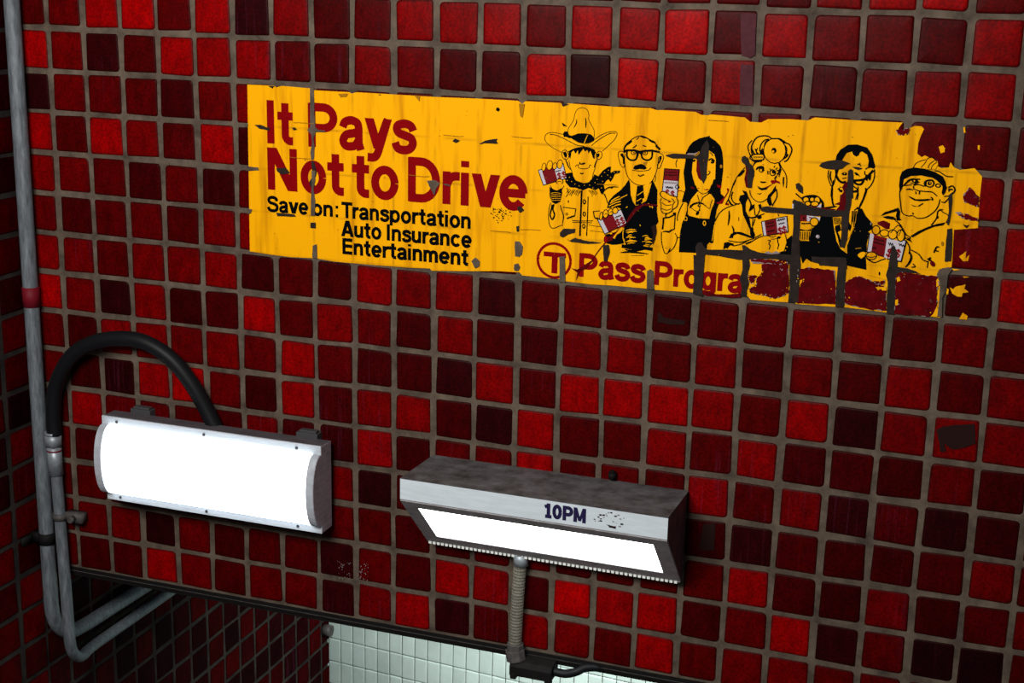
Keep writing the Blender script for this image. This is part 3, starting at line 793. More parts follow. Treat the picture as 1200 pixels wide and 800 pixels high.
p.E(160,562,18,34,'R',0); p.L(1.3,(160,590),(100,660),(30,760), k='D')
ik.build('printed_man_in_glasses', 'ink drawing of a suited man with thick glasses and a small moustache', poster)

# --- figure 3: long black hair
ik = Ink(-.0165)
p = Pen(ik, 770, 210, 8.889)
p.F('K', (345,-295*0-0),(345,0),(290,0),(296,100),(262,215),(262,240),(300,236),(316,250),(312,330),(290,395),(262,455),(240,560),(236,640),(228,758),(330,762),(400,765),(440,740),(520,722),(524,680),(545,655),(570,668),(588,655),(592,560),(602,450),(622,320),(648,250),(700,185),(690,168),(665,150),(660,60),(682,0),(592,0),(568,70),(535,125),(528,150),(560,150),(600,205),(598,240),(565,320),(545,410),(440,405),(335,378),(320,360),(322,290),(352,210),(400,150),(428,120),(398,62),(380,0))
q = Pen(ik, 770, 140, 10)
q.F('K', (338,392),(375,315),(420,262),(490,222),(550,205),(598,196),(616,186),(622,206),(690,250),(745,310),(766,380),(776,480),(776,600),(762,700),(752,800),(640,800),(682,700),(686,600),(690,470),(672,405),(612,362),(600,300),(500,380),(430,450),(415,520),(408,620),(425,700),(450,800),(330,800),(312,620),(335,480))
p.L(.8, (400,60),(430,120),(480,150),(540,120),(570,55)); p.F('Y',(300,236),(316,250),(312,320),(290,395),(262,455),(280,400),(285,330))
p.L(.9,(420,160),(440,230),(446,330)); p.L(.9,(545,145),(480,190),(455,245)); p.F('K',(338,300),(345,270),(380,245),(440,232),(485,248),(512,290),(480,262),(430,250),(380,268),(352,298)); p.L(.7,(350,288),(390,322),(432,330),(446,290)); p.L(.7,(500,262),(545,305),(562,250),(580,210))
p.E(440,272,17,16,'K',0); p.E(442,270,6,6,'Y',0); p.E(422,352,15,24,'K',0, rot=30); p.E(300,410,15,20,None,.8,'Y'); p.E(495,456,13,22,None,1.0,'Y')
for a_ in [((600,470),(575,640)),((610,440),(592,560)),((640,300),(612,400))]: p.L(.8,*a_,k='Y',sm=False)
p.F('R', (485,95),(505,105),(525,98),(545,105),(520,114),(500,112)); p.F('R',(415,85),(445,90),(430,97)); p.F('D',(345,70),(380,78),(395,100),(360,98))
q.L(1.0,(618,382),(640,400),(655,425)); q.L(1.6,(605,478),(635,458),(668,478),(655,505),(630,500)); q.E(648,482,14,12,'K',0); q.L(.9,(600,600),(622,612),(605,640),(585,650)); q.L(2.0,(425,490),(450,470)); q.E(752,548,14,22,'B',0)
q.L(.8,(240,465),(222,510),(230,560))
# card and hand
c4 = [(90,574),(262,586),(238,905),(62,850)]
q.F('W', *c4); q.F('C', (90,574),(262,586),(252,722),(76,708)); q.L(1.0, *c4, c4[0], sm=False)
squig(q, 85,735,240,745, wd=1.6, k='S', n=11, amp=5); squig(q, 105,790,190,800, wd=1.3, n=7, amp=7); dollars(q, [(120,855),(180,870)], 6.5, -8); squig(q,95,615,240,620,n=9,amp=4,wd=.8); squig(q,95,650,240,650,n=9,amp=5,wd=.8)
p.F('Y', (40,135),(78,125),(150,160),(188,182),(215,190),(218,235),(200,290),(165,320),(110,352),(62,348),(42,305),(46,268),(36,235),(48,195))
p.L(1.1,(188,180),(120,155),(78,126),(40,133),(36,160),(60,190),(110,215),(150,232)); p.L(1.1,(48,195),(36,235),(46,268),(42,300),(58,345),(108,354),(160,322),(165,270),(190,230)); p.L(.9,(46,240),(100,270),(155,262)); p.L(.9,(46,300),(100,320),(152,305)); p.L(1.0,(200,182),(220,232),(205,285),(168,312)); p.L(.9,(150,200),(175,215),(168,235)); p.E(212,78,18,20, wd=1.0); p.E(128,235,14,8,'R',0)
p.F('K',(165,345),(200,342),(196,372),(168,370)); p.L(1.6,(65,402),(90,398),(130,392),(190,362)); p.L(1.2,(112,350),(90,372),(98,395)); p.L(1.8,(68,402),(66,450),(58,520)); p.L(1.2,(190,370),(186,440),(180,520)); p.L(2.0,(58,545),(90,540),(125,545),(150,528),(182,520), tp=True); p.L(.9,(48,545),(48,640),(70,740),(90,772),(130,752),(180,702),(210,612),(190,560)); p.L(1.2,(120,760),(138,716)); p.L(1.0,(272,245),(235,320),(215,380),(212,430)); p.L(.9,(205,612),(240,600))
p.F('R',(622,55),(670,62),(665,92),(632,82)); p.F('R', (728,92),(752,95),(750,120),(735,150),(700,205),(682,250),(655,255),(622,248),(620,238),(650,235),(700,185),(735,130)); p.F('R',(710,245),(748,250),(748,270),(715,265)); p.L(.8,(215,122),(250,118),(285,132),k='R')
# torn strip across the face
q.F('D',(470,450),(520,440),(520,720),(485,680),(462,600)); q.F('grout2',(590,236),(612,300),(605,440),(590,520),(584,610),(582,680),(545,752),(522,700),(500,560),(488,480),(440,450),(500,390),(535,300)); q.F('grout2',(100,415),(200,396),(345,404),(440,425),(520,440),(430,456),(300,456),(190,456),(110,430))
q.F('S',(345,408),(370,392),(440,394),(490,374),(440,415)); q.L(.9,(440,425),(470,395),(498,372), k='B')
ik.build('printed_woman_with_black_hair', 'ink drawing of a woman with long black hair, her face torn', poster)

# --- figure 4: helmeted woman
ik = Ink(-.0205)
p = Pen(ik, 840, 140, 10)
p.E(680,365,130,147, 'Y', 1.0); p.E(672,362,30,34,'K',0); p.E(662,372,14,14,'Y',0)
p.L(1.4, (415,405),(405,350),(420,280),(468,212),(530,190),(600,193),(650,222),(740,224),(790,265),(850,290),(880,345),(868,400),(828,472),(790,492))
p.L(1.1, (375,372),(366,315),(385,275),(415,240)); p.L(2.2,(555,320),(580,262),(628,235), tp=True); p.L(1.2,(502,372),(515,300),(555,245),(610,226)); p.L(2.6,(730,225),(790,262),(770,240), tp=True); p.L(1.6,(770,470),(820,430),(835,400), tp=True); p.L(1.0,(800,300),(820,340),(815,430))
p.L(1.3,(385,445),(410,418),(450,405),(545,408),(540,470),(420,472),(388,448)); p.F('K',(405,474),(540,472),(520,496),(440,500))
for q_ in range(5): p.E(440+q_*22,438,7,9,'K',0)
p.F('K',(505,370),(540,330),(548,400),(508,400)); p.L(1.6,(410,340),(425,375),(440,400)); p.L(1.3,(450,340),(475,400)); p.L(1.0,(480,330),(465,370),(490,400)); p.L(1.3,(375,370),(390,410),(430,480), tp=True)
p.L(2.4,(460,590),(485,562),(540,556),(552,600), tp=True); p.E(522,592,24,22, wd=1.0); p.E(540,588,12,18,'K',0); p.L(1.2,(598,598),(600,640)); p.E(655,620,34,34, wd=1.0); p.E(668,612,22,20,'K',0)
for a_ in [((690,585),(712,560)),((700,600),(732,590)),((640,590),(620,570)),((700,625),(730,640)),((680,540),(670,560))]: p.L(1.0,*a_,sm=False)
p.L(1.8,(508,725),(535,733),(580,730), tp=True); p.L(1.0,(735,505),(760,560),(800,620),(820,690),(815,800)); p.L(.8,(330,560),(260,640),(205,730),(178,800)); p.L(2.6,(250,665),(285,635),(328,590), tp=True)
p.F('K',(720,508),(740,510),(752,560),(735,620),(705,660),(700,690),(690,680),(722,610),(738,560)); p.F('K',(775,670),(792,672),(790,740),(780,800),(772,740)); p.L(1.2,(700,660),(680,690),(700,720)); p.L(1.4,(420,550),(455,500),(500,492), tp=True); p.L(1.0,(755,575),(728,670))
p = Pen(ik, 830, 210, 8)
p.F('K',(458,58),(500,80),(565,72),(545,95),(500,102),(475,88)); p.L(.9,(390,100),(400,150),(440,195),(490,212),(540,190),(590,140),(632,60)); p.F('K',(452,128),(480,132),(505,125),(482,142))
p.F('K',(560,150),(600,110),(628,60),(640,100),(612,130),(585,165),(600,235),(575,250),(550,205)); p.L(1.2,(640,90),(645,160),(610,230),(600,250)); p.L(1.0,(260,5),(225,80),(195,170),(165,235)); p.L(1.2,(232,115),(218,165),(240,215),(290,232)); p.L(2.2,(190,185),(210,225),(240,245),tp=True); p.L(.9,(60,400),(110,310),(180,262),(300,222))
p.F('K', (318,100),(360,112),(378,165),(352,220),(350,290),(385,360),(400,440),(430,490),(442,528),(415,545),(395,520),(392,470),(358,395),(328,330),(316,240),(288,190),(300,150),(340,140))
p.L(1.5,(372,165),(402,232),(390,290),(428,240)); p.F('K',(405,245),(435,230),(432,262),(400,292)); p.F('K',(470,238),(495,228),(500,262),(480,278)); p.L(1.0,(432,262),(440,330),(462,330),(490,270)); p.L(1.8,(352,335),(400,358),(450,350),(530,318),tp=True); p.E(482,355,22,14,'K',0,rot=-25); p.L(.9,(420,370),(415,440),(440,370))
p.F('K',(195,548),(215,510),(250,490),(310,492),(360,512),(400,528),(430,525),(435,545),(400,550),(330,525),(270,508),(235,525),(232,548)); p.L(1.0,(190,572),(300,588),(395,562),(430,550),(500,512)); p.L(.9,(232,622),(300,608),(365,578)); p.L(1.8,(350,605),(385,590),(420,575),tp=True)
p.F('K',(150,592),(190,585),(240,602),(235,622),(205,616),(180,648),(165,640),(142,655)); p.L(1.8,(195,290),(198,350),(186,430),tp=True); p.L(1.6,(285,352),(287,388),tp=True); p.L(1.6,(222,430),(238,470),(236,500),tp=True); p.E(412,465,12,20,'K',0)
card(p, [(500,395),(738,345),(750,492),(520,530)], (.12, .58)); dollars(p, [(675,482),(714,470)], 7.0, 10); squig(p, 648,385,722,368, wd=1.2, n=9, amp=5); squig(p, 660,418,718,406, amp=5); squig(p,550,412,620,400,n=7,amp=5,wd=.8); squig(p,550,445,620,430,n=7,amp=5,wd=.8); squig(p,555,490,625,475,n=7,amp=5,wd=1)
p.F('Y',(430,590),(520,532),(560,528),(600,545),(640,530),(690,538),(735,500),(735,590),(710,668),(640,690),(500,670),(420,610))
p.L(.9,(400,585),(470,545),(520,530),(565,528),(600,540),(640,528)); p.L(1.3,(560,570),(585,575),(570,600),(582,620),(572,655)); p.L(1.3,(650,540),(655,590),(662,610),(652,655)); p.L(.9,(590,560),(640,555),(660,535),(685,545)); p.L(.9,(722,510),(738,600),(712,678)); p.F('K',(655,530),(685,535),(672,558),(650,552))
p.F('R',(520,78),(560,62),(600,42),(585,15),(600,5),(645,10),(668,20),(675,42),(640,28),(605,42),(560,74)); p.L(.8,(655,320),(662,345))
q = Pen(ik, 840, 140, 10)
q.F('D',(310,505),(370,520),(372,800),(345,790),(325,700),(345,600),(335,530)); q.F('grout2',(290,470),(300,435),(328,422),(372,452),(385,505),(425,545),(442,600),(440,650),(420,720),(412,800),(368,800),(358,680),(372,590),(335,525),(300,500))
ik.build('printed_woman_in_helmet', 'ink drawing of a fair-haired woman with a round helmet lamp holding a card', poster)

# --- figure 5: receding dark hair
ik = Ink(-.0245)
p = Pen(ik, 930, 150, 10)
p.F('K',(490,385),(505,315),(550,250),(640,193),(745,190),(862,225),(922,310),(945,400),(958,450),(940,475),(870,452),(882,380),(862,310),(800,270),(775,285),(762,318),(732,332),(700,310),(686,270),(620,290),(590,340),(562,385))
p.L(1.0,(413,490),(403,560),(425,640),(452,682),(480,622),(495,540)); p.L(1.8,(440,500),(428,560),(448,640),tp=True); p.F('K',(485,485),(530,485),(512,540),(520,575),(505,580),(490,540)); p.L(1.6,(470,610),(450,700),(442,800))
p.L(2.4,(505,565),(530,608),(570,634),(612,626)); p.F('K',(560,535),(590,512),(622,520),(625,545),(598,552),(578,548)); p.E(598,530,7,7,'Y',0); p.F('K',(708,520),(735,515),(760,535),(782,570),(755,552),(730,550)); p.L(1.0,(620,580),(570,590))
p.L(2.2,(705,612),(735,652),(790,655),(822,610)); p.L(2.4,(705,612),(800,605),(850,580),(935,492)); p.L(1.2,(750,425),(772,418),(785,445)); p.L(1.0,(840,480),(880,460),(940,458)); p.L(1.1,(948,480),(945,580),(905,670),(850,720),(842,700)); p.L(2.6,(905,545),(890,580),(895,610),tp=True); p.F('K',(842,545),(880,560),(905,540),(870,590),(862,620),(838,600)); p.L(1.0,(835,500),(835,540),(858,545))
p.L(2.2,(855,712),(845,750),(828,800)); p.L(1.6,(530,700),(545,735),(570,742)); p.L(1.3,(700,680),(745,710),(748,740),(700,748)); p.L(1.0,(755,680),(758,790)); p.L(.8,(560,690),(540,690))
p = Pen(ik, 920, 220, 7.27)
p.L(1.7,(402,0),(400,80),(410,140),(425,162)); p.L(2.0,(330,168),(380,165),(440,155),tp=True); p.L(2.0,(692,0),(672,80),(640,150),(628,180),tp=True); p.L(1.0,(610,0),(622,50),(615,100)); p.L(1.0,(570,30),(620,25),(600,100)); p.L(1.2,(450,5),(470,20),(490,20))
p.F('K',(305,240),(405,245),(412,320),(432,420),(470,515),(530,560),(528,690),(230,600),(225,630),(182,600),(150,642),(128,560),(128,448),(205,452),(222,380),(230,345),(290,300))
p.F('K',(615,170),(655,175),(690,240),(745,300),(742,340),(705,400),(700,420),(690,540),(692,696),(530,660),(530,490),(560,410),(590,340),(612,250))
p.F('K', (-35*7.27/8,480),(60,400),(62,640),(-40,660),(-60,560))
p.F('Y',(410,250),(480,250),(480,400),(470,510),(440,450),(420,350)); p.F('Y',(565,190),(622,182),(605,280),(560,400),(535,440),(545,300),(565,250))
for q_ in range(7): p.L(.8,(415+q_*9,252),(425+q_*9,310),sm=False); p.L(.7,(572+q_*7,195),(566+q_*6,330-(q_%3)*20),sm=False)
p.F('K',(430,320),(470,310),(480,360),(445,380),(425,350)); p.F('K',(540,280),(570,330),(555,370),(538,350)); p.L(2.5,(430,350),(460,420),(470,500),tp=True); p.L(1.4,(590,190),(612,175),(620,160))
p.F('Y',(85,50),(140,95),(150,120),(75,110)); p.L(1.4,(92,45),(140,85),(180,72)); p.L(2.4,(140,90),(195,70),(270,72),(318,122),(322,175)); p.F('W',(262,150),(312,136),(304,182),(265,175))
for q_ in [(180,100,27,26),(232,97,22,20),(196,133,25,20),(275,105,26,32),(255,135,34,22)]: p.E(*q_,'Y',1.4)
p.F('C',(132,235),(188,232),(188,282),(132,280)); p.F('W',(188,232),(302,250),(296,276),(188,282)); p.L(1.2,(205,250),(225,255),(215,280),k='R'); p.E(162,258,7,12,'K',0)
p.F('Y',(130,300),(215,290),(232,330),(215,362),(130,355)); p.E(250,288,36,36,'Y',1.2); p.L(2.2,(130,355),(180,366),(222,358)); p.L(1.6,(140,302),(190,302),(215,300)); p.F('Y',(128,365),(222,366),(212,412),(205,452),(124,440))
for q_ in range(6): p.L(1.0,(135+q_*15,372),(140+q_*13,440),sm=False)
p.E(280,413,17,16,'S',0); p.E(275,410,9,9,'W',0); p.E(290,460,7,5,'B',0); p.L(.8,(245,478),(285,486)); p.L(1.0,(600,515),(650,510),k='B'); p.E(733,302,6,12,'S',0)
for q_ in [(12,470),(28,500),(15,530)]: p.E(q_[0]-10,q_[1],5,5,'Y',0)
q = Pen(ik, 930, 150, 10)
q.F('D',(628,620),(595,650),(570,690),(590,740),(560,790),(545,860),(480,890),(560,900),(640,900)); q.F('grout2',(300,442),(330,405),(400,382),(500,370),(580,378),(665,412),(620,430),(575,470),(520,484),(420,480),(345,466)); q.F('grout2',(688,450),(755,453),(806,466),(790,480),(755,488),(720,475))
p.F('D',(470,60),(520,40),(515,190),(430,195),(465,150)); p.F('D',(60,190),(90,120),(200,150),(330,170),(440,180),(130,240))
ik.build('printed_man_in_dark_suit', 'ink drawing of a man with receding dark hair and round glasses in a black suit', poster)

# --- figure 6: cap and big grin
ik = Ink(-.0285)
p = Pen(ik, 1010, 170, 7.27)
p.F('Y',(440,190),(470,150),(510,135),(545,120),(560,110),(600,100),(645,135),(650,165),(625,205),(560,205))
p.L(1.0,(440,190),(462,155),(500,135),(545,122)); p.L(1.0,(505,190),(540,150),(560,115),(600,104),(640,140)); p.L(1.0,(565,195),(580,160),(620,130)); p.L(.9,(590,205),(605,170),(640,145)); p.L(1.1,(620,215),(660,225),(720,262),(778,266))
p.F('K',(342,225),(380,202),(445,188),(540,200),(620,225),(690,265),(712,310),(720,360),(712,400),(690,425),(680,405),(690,350),(640,300),(600,275),(500,255),(420,262),(390,285),(350,330),(345,360),(325,402),(317,340),(325,270))
p.F('Y',(360,290),(420,262),(470,262),(400,300),(350,345)); p.L(2.0,(350,345),(400,300),(440,282),tp=True)
p.L(1.0,(345,340),(322,400),(330,500),(345,575),(395,600),(430,598),(470,618),(510,620),(560,605),(620,560),(652,510),(665,458)); 
p.L(1.4,(405,298),(440,288),(495,288)); p.F('K',(425,300),(470,290),(482,305),(455,322),(430,314)); p.E(448,303,7,7,'Y',0); p.L(1.0,(415,318),(450,328),(490,310)); p.E(578,325,34,30,'Y',1.2); p.E(578,324,18,17,'K',0); p.E(582,320,6,6,'Y',0); p.L(2.0,(528,330),(545,305),(600,298),(618,330),tp=True); p.F('K',(528,318),(555,312),(552,348),(530,350)); p.E(648,342,20,14, wd=1.0)
p.L(1.1,(440,340),(480,333),(528,348)); p.L(1.1,(440,345),(442,368),(480,385),(540,392),(600,398),(640,432)); p.L(1.4,(375,378),(405,372),(438,380),tp=True); p.L(1.1,(458,392),(462,415)); p.L(1.1,(492,392),(488,418)); p.L(.9,(340,345),(380,340),(425,335))
p.F('K',(392,430),(420,438),(460,458),(520,458),(562,455),(605,458),(560,470),(500,475),(445,468),(415,450)); p.L(1.2,(588,440),(602,455),(598,470)); p.F('K',(418,502),(450,514),(480,518),(440,520)); p.L(1.0,(480,518),(522,492)); p.E(435,580,6,9,'K',0)
p.L(1.4,(735,360),(770,345),(792,372),(782,400),(745,425)); p.F('K',(735,368),(770,368),(775,380),(750,382),(738,400)); p.L(1.1,(700,435),(745,432),(735,455),(705,485),(678,480)); p.F('K',(688,345),(728,355),(705,400),(685,422))
p.F('K',(160,600),(195,568),(250,552),(310,530),(325,560),(322,620),(340,635),(300,640),(290,600),(300,560),(230,578)); p.F('K',(175,608),(225,600),(270,608),(302,632),(250,630),(205,622)); p.L(1.0,(662,540),(690,568),(738,600),(718,660)); p.L(1.1,(590,680),(635,620),(648,560),(690,545)); p.E(645,610,8,14,'K',0)
p.F('K',(415,772),(480,730),(560,695),(640,668),(712,655),(690,680),(620,690),(540,722),(470,760),(430,782))
q = Pen(ik, 1000, 250, 6.156)
card(q, [(120,135),(382,195),(345,345),(100,275)], (.12, .50)); q.F('W',(245,170),(382,195),(345,345),(222,320)); q.L(1.2,(120,135),(382,195),(345,345),(222,320),sm=False); dollars(q, [(262,282),(318,288)], 8.5, -14); squig(q,255,215,290,225,n=5,amp=8,wd=1.2); squig(q,330,220,370,235,n=5,amp=6,wd=1.1); squig(q,150,180,225,200,n=9,amp=5); squig(q,150,205,225,225,n=9,amp=5); squig(q,140,245,165,250,n=5,amp=8)
q.F('Y',(110,130),(160,100),(220,75),(300,70),(350,95),(375,150),(350,190),(320,195),(260,180),(200,165),(140,145),(118,142))
for e_ in [(165,118,28,33),(225,140,32,25),(285,150,32,34),(343,158,28,42)]: q.E(*e_,'Y',1.2)
q.L(1.0,(270,140),(320,85),(345,100)); q.L(1.0,(328,160),(350,110)); q.L(.9,(120,135),(95,200),(92,275)); q.F('D',(170,70),(240,55),(268,75),(262,110),(225,95),(180,80)); q.L(1.6,(270,20),(330,70),(350,100),(380,150),(410,165),tp=True); q.L(1.2,(410,165),(400,190),(370,170))
q.F('Y',(25,300),(60,270),(92,275),(80,310),(60,325)); q.L(1.2,(92,275),(60,272),(28,298),(55,328),(78,312)); q.F('Y',(90,290),(120,275),(165,285),(190,320),(240,320),(255,350),(250,480),(100,440),(95,350)); q.E(132,303,38,28,'Y',1.2); q.L(1.4,(95,320),(150,352),(200,335),(235,325)); q.L(1.0,(100,305),(130,315),(165,305))
q.L(2.2,(405,270),(418,310),(405,350),(375,385),tp=True); q.L(1.2,(380,195),(405,240),(402,290)); q.L(1.2,(415,260),(470,290),(500,330),(535,345)); q.L(1.0,(540,340),(532,390)); q.F('K',(530,325),(560,310),(558,330),(575,345),(545,340)); q.L(1.4,(580,280),(600,240),(618,240)); q.L(1.2,(590,265),(615,270)); q.E(642,215,9,16,'B',0); q.L(1.2,(390,170),(415,200),(402,180)); q.E(572,360,16,22,'D',0,rot=-30); q.E(190,432,7,14,'K',0); q.L(1.2,(430,360),(445,380),(420,385))
p.F('grout2',(738,425),(768,400),(770,470),(762,560),(750,640),(738,682),(725,672),(742,560),(738,480))
ik.build('printed_boy_in_cap', 'ink drawing of a grinning person in a cap with fingers waving above', poster)

# --- torn places, with joints and tiles showing through
def jag(pts, amp=2.0, n=3, seed=1):
    rnd = random.Random(seed); out = []
    for i in range(len(pts)):
        a = np.array(pts[i], float); b_ = np.array(pts[(i + 1) % len(pts)], float)
        for k in range(n):
            q_ = a + (b_ - a) * k / n
            out.append(tuple(q_ + (0 if k == 0 else 1) * np.array([rnd.uniform(-amp, amp), rnd.uniform(-amp, amp)])))
    return out
def patches(name, label, items, base=-.0325):
    """every torn place is a part of its own"""
    for n_, (org, k, pts) in enumerate(items):
        ik = Ink(base - n_ * EPS)
        pn = Pen(ik, *org)
        if k[-1] == 'j':
            J = jag(pts, .75 * org[2], 7, n_); pn.F(k[:-1], *J)
            rj = random.Random(50 + n_); c0 = np.mean(np.array(J), 0)
            for i in range(len(J)):
                a_, b_ = np.array(J[i]), np.array(J[(i + 1) % len(J)])
                if rj.random() < .26: pn.L(rj.uniform(.4, 1.0), a_, b_, k='S', sm=False)
                if rj.random() < .12:
                    q0 = a_ + (c0 - a_) * rj.uniform(.03, .3); r0 = rj.uniform(.5, 1.7) * org[2]
                    pn.F(rj.choice(['Y', 'Y', 'S']), *[tuple(q0 + r0 * rj.uniform(.3, 1) * np.array([math.cos(t_), math.sin(t_)])) for t_ in np.linspace(0, 5.3, 7)])
        elif k[-1] == 'w': pn.F(k[:-1], *jag(pts, .35 * org[2], 3, n_))
        else: pn.F(k, *jag(pts, .22 * org[2], 3, n_))
        nm = name
        if k[0] == 'Y': nm = 'loose_flake'
        ik.build(nm, None, poster)
A_ = (270, 80, 5.714); B_ = (270, 200, 5.714); C_ = (450, 80, 5.714); D_ = (450, 200, 5.714); O = (0, 0, 1)
G, G2 = 'grout', 'grout2'
patches('torn_patch', 'cracks and small chips in the left half, grey joint showing', [
 (A_, G, [(536,128),(562,128),(566,300),(572,390),(590,410),(635,415),(640,424),(575,426),(560,470),(568,520),(562,610),(545,612),(540,560),(550,500),(545,440),(518,412),(538,390)]),
 (A_, G2, [(545,618),(565,625),(572,660),(582,690),(575,720),(560,760),(570,790),(540,792),(532,760),(555,720),(550,670)]),
 (A_, G2+'w', [(165,380),(205,376),(240,392),(268,396),(266,415),(205,405)]), (A_, G2+'w', [(415,396),(440,397),(450,412),(425,412)]), (A_, G2+'w', [(310,670),(372,663),(402,698),(350,708),(318,690)]),
 (A_, G+'w', [(100,368),(122,372),(118,390),(100,393)]), (A_, G+'w', [(112,655),(190,662),(196,680),(112,685)]), (A_, G2+'w', [(258,118),(300,118),(285,134)]), (A_, 'B', [(725,170),(790,168),(780,190),(740,192)]), (A_, G2+'w', [(985,172),(1015,175),(1000,180)]),
 (B_, G, [(548,0),(572,0),(572,60),(560,120),(572,200),(570,300),(542,300),(545,150),(548,100)]), (B_, G2, [(540,345),(575,345),(575,385),(540,380)]), (B_, G, [(555,500),(582,490),(585,585),(552,580)]), (B_, G2+'w', [(310,278),(430,290),(442,306),(318,302)]), (B_, G+'w', [(115,250),(150,258),(140,285),(115,285)]),
 (C_, G2+'w', [(462,487),(480,468),(514,484),(480,498)]), (C_, G2+'w', [(640,505),(682,482),(762,470),(755,482),(766,503),(690,500)]), (C_, 'K', [(755,265),(770,260),(778,275),(765,288),(753,280)]), (C_, 'B', [(905,235),(945,238),(930,330),(915,320)]), (C_, 'B', [(205,180),(245,182),(240,220)]),
 (C_, G+'w', [(290,750),(330,752),(372,768),(350,810),(340,850)]), (D_, G+'w', [(290,66),(340,60),(378,80),(345,132),(320,110)]), (D_, G+'w', [(395,85),(430,88),(450,100),(415,98)]), (D_, G2+'w', [(895,240),(920,235),(942,262),(912,280),(898,262)]), (D_, G2+'w', [(890,368),(908,366),(905,405),(892,405)]),
 (D_, G+'w', [(880,470),(912,472),(932,505),(925,560),(905,574),(880,570)]), (D_, G+'w', [(875,625),(900,617),(914,640),(902,668),(875,665)]), (D_, G+'w', [(588,602),(615,578),(645,605),(640,640),(612,650)]),
 ((610,110,8), 'K', [(390,265),(440,300),(405,300)]), ((610,110,8), G2+'w', [(385,85),(420,92),(460,96),(400,116)]), ((620,190,8), G2+'w', [(292,660),(330,620),(438,620),(430,660),(370,672),(320,702),(295,692)]), ((620,190,8), G2+'w', [(358,715),(375,735),(440,705),(520,730),(600,740),(690,752),(560,762),(400,745)]),
 ((690,210,8), G2+'w', [(138,610),(190,612),(200,680),(175,770),(145,765)]), ((690,210,8), 'P', [(590,440),(630,420),(640,480),(625,560),(600,620),(605,520)]),
 ((480,300,5), G, [(880,0),(912,0),(915,150),(880,150)]), ((480,300,5), 'D', [(950,68),(985,76),(1082,16),(1030,75),(1005,80),(975,145),(985,95)]),
 ((720,300,5), G+'w', [(194,85),(212,74),(230,85),(235,195),(192,192)]),
])
ik = Ink(-.0325); rnd = random.Random(5)
for _ in range(46):
    x = 585 + rnd.gauss(0, 5.2); y = 249 + rnd.gauss(0, 4); r0 = rnd.uniform(.35, 1.1)
    ik.fillw([wallpt(x + r0 * math.cos(a), y + r0 * rnd.uniform(.5, 1.2) * math.sin(a)) for a in np.linspace(0, 5.2, 6)], 'K')
for _ in range(90):
    x = rnd.uniform(296, 1090); y = 112 + (x - 290) * .05 + rnd.uniform(0, 178); r0 = rnd.uniform(.25, .6)
    ik.fillw([wallpt(x + r0 * math.cos(a), y + r0 * math.sin(a)) for a in np.linspace(0, 5.2, 6)], rnd.choice(['B', 'K', 'B']))
for x, y in [(345,143),(520,158),(600,160),(340,184),(480,205),(700,215),(610,268),(575,270),(830,140)]:
    ik.strokew([wallpt(x + q_ * 6, y + q_ * .35 + rnd.uniform(-.5, .5)) for q_ in range(5)], .5 * PXW, 'B')
ik.build('speckles', 'spray of black and brown flecks on the yellow film', poster)['kind'] = 'stuff'
H_ = (830, 210, 8); J_ = (920, 220, 7.27); X_ = (720, 300, 5); Q_ = (960, 300, 5); Rr = (960, 150, 5)
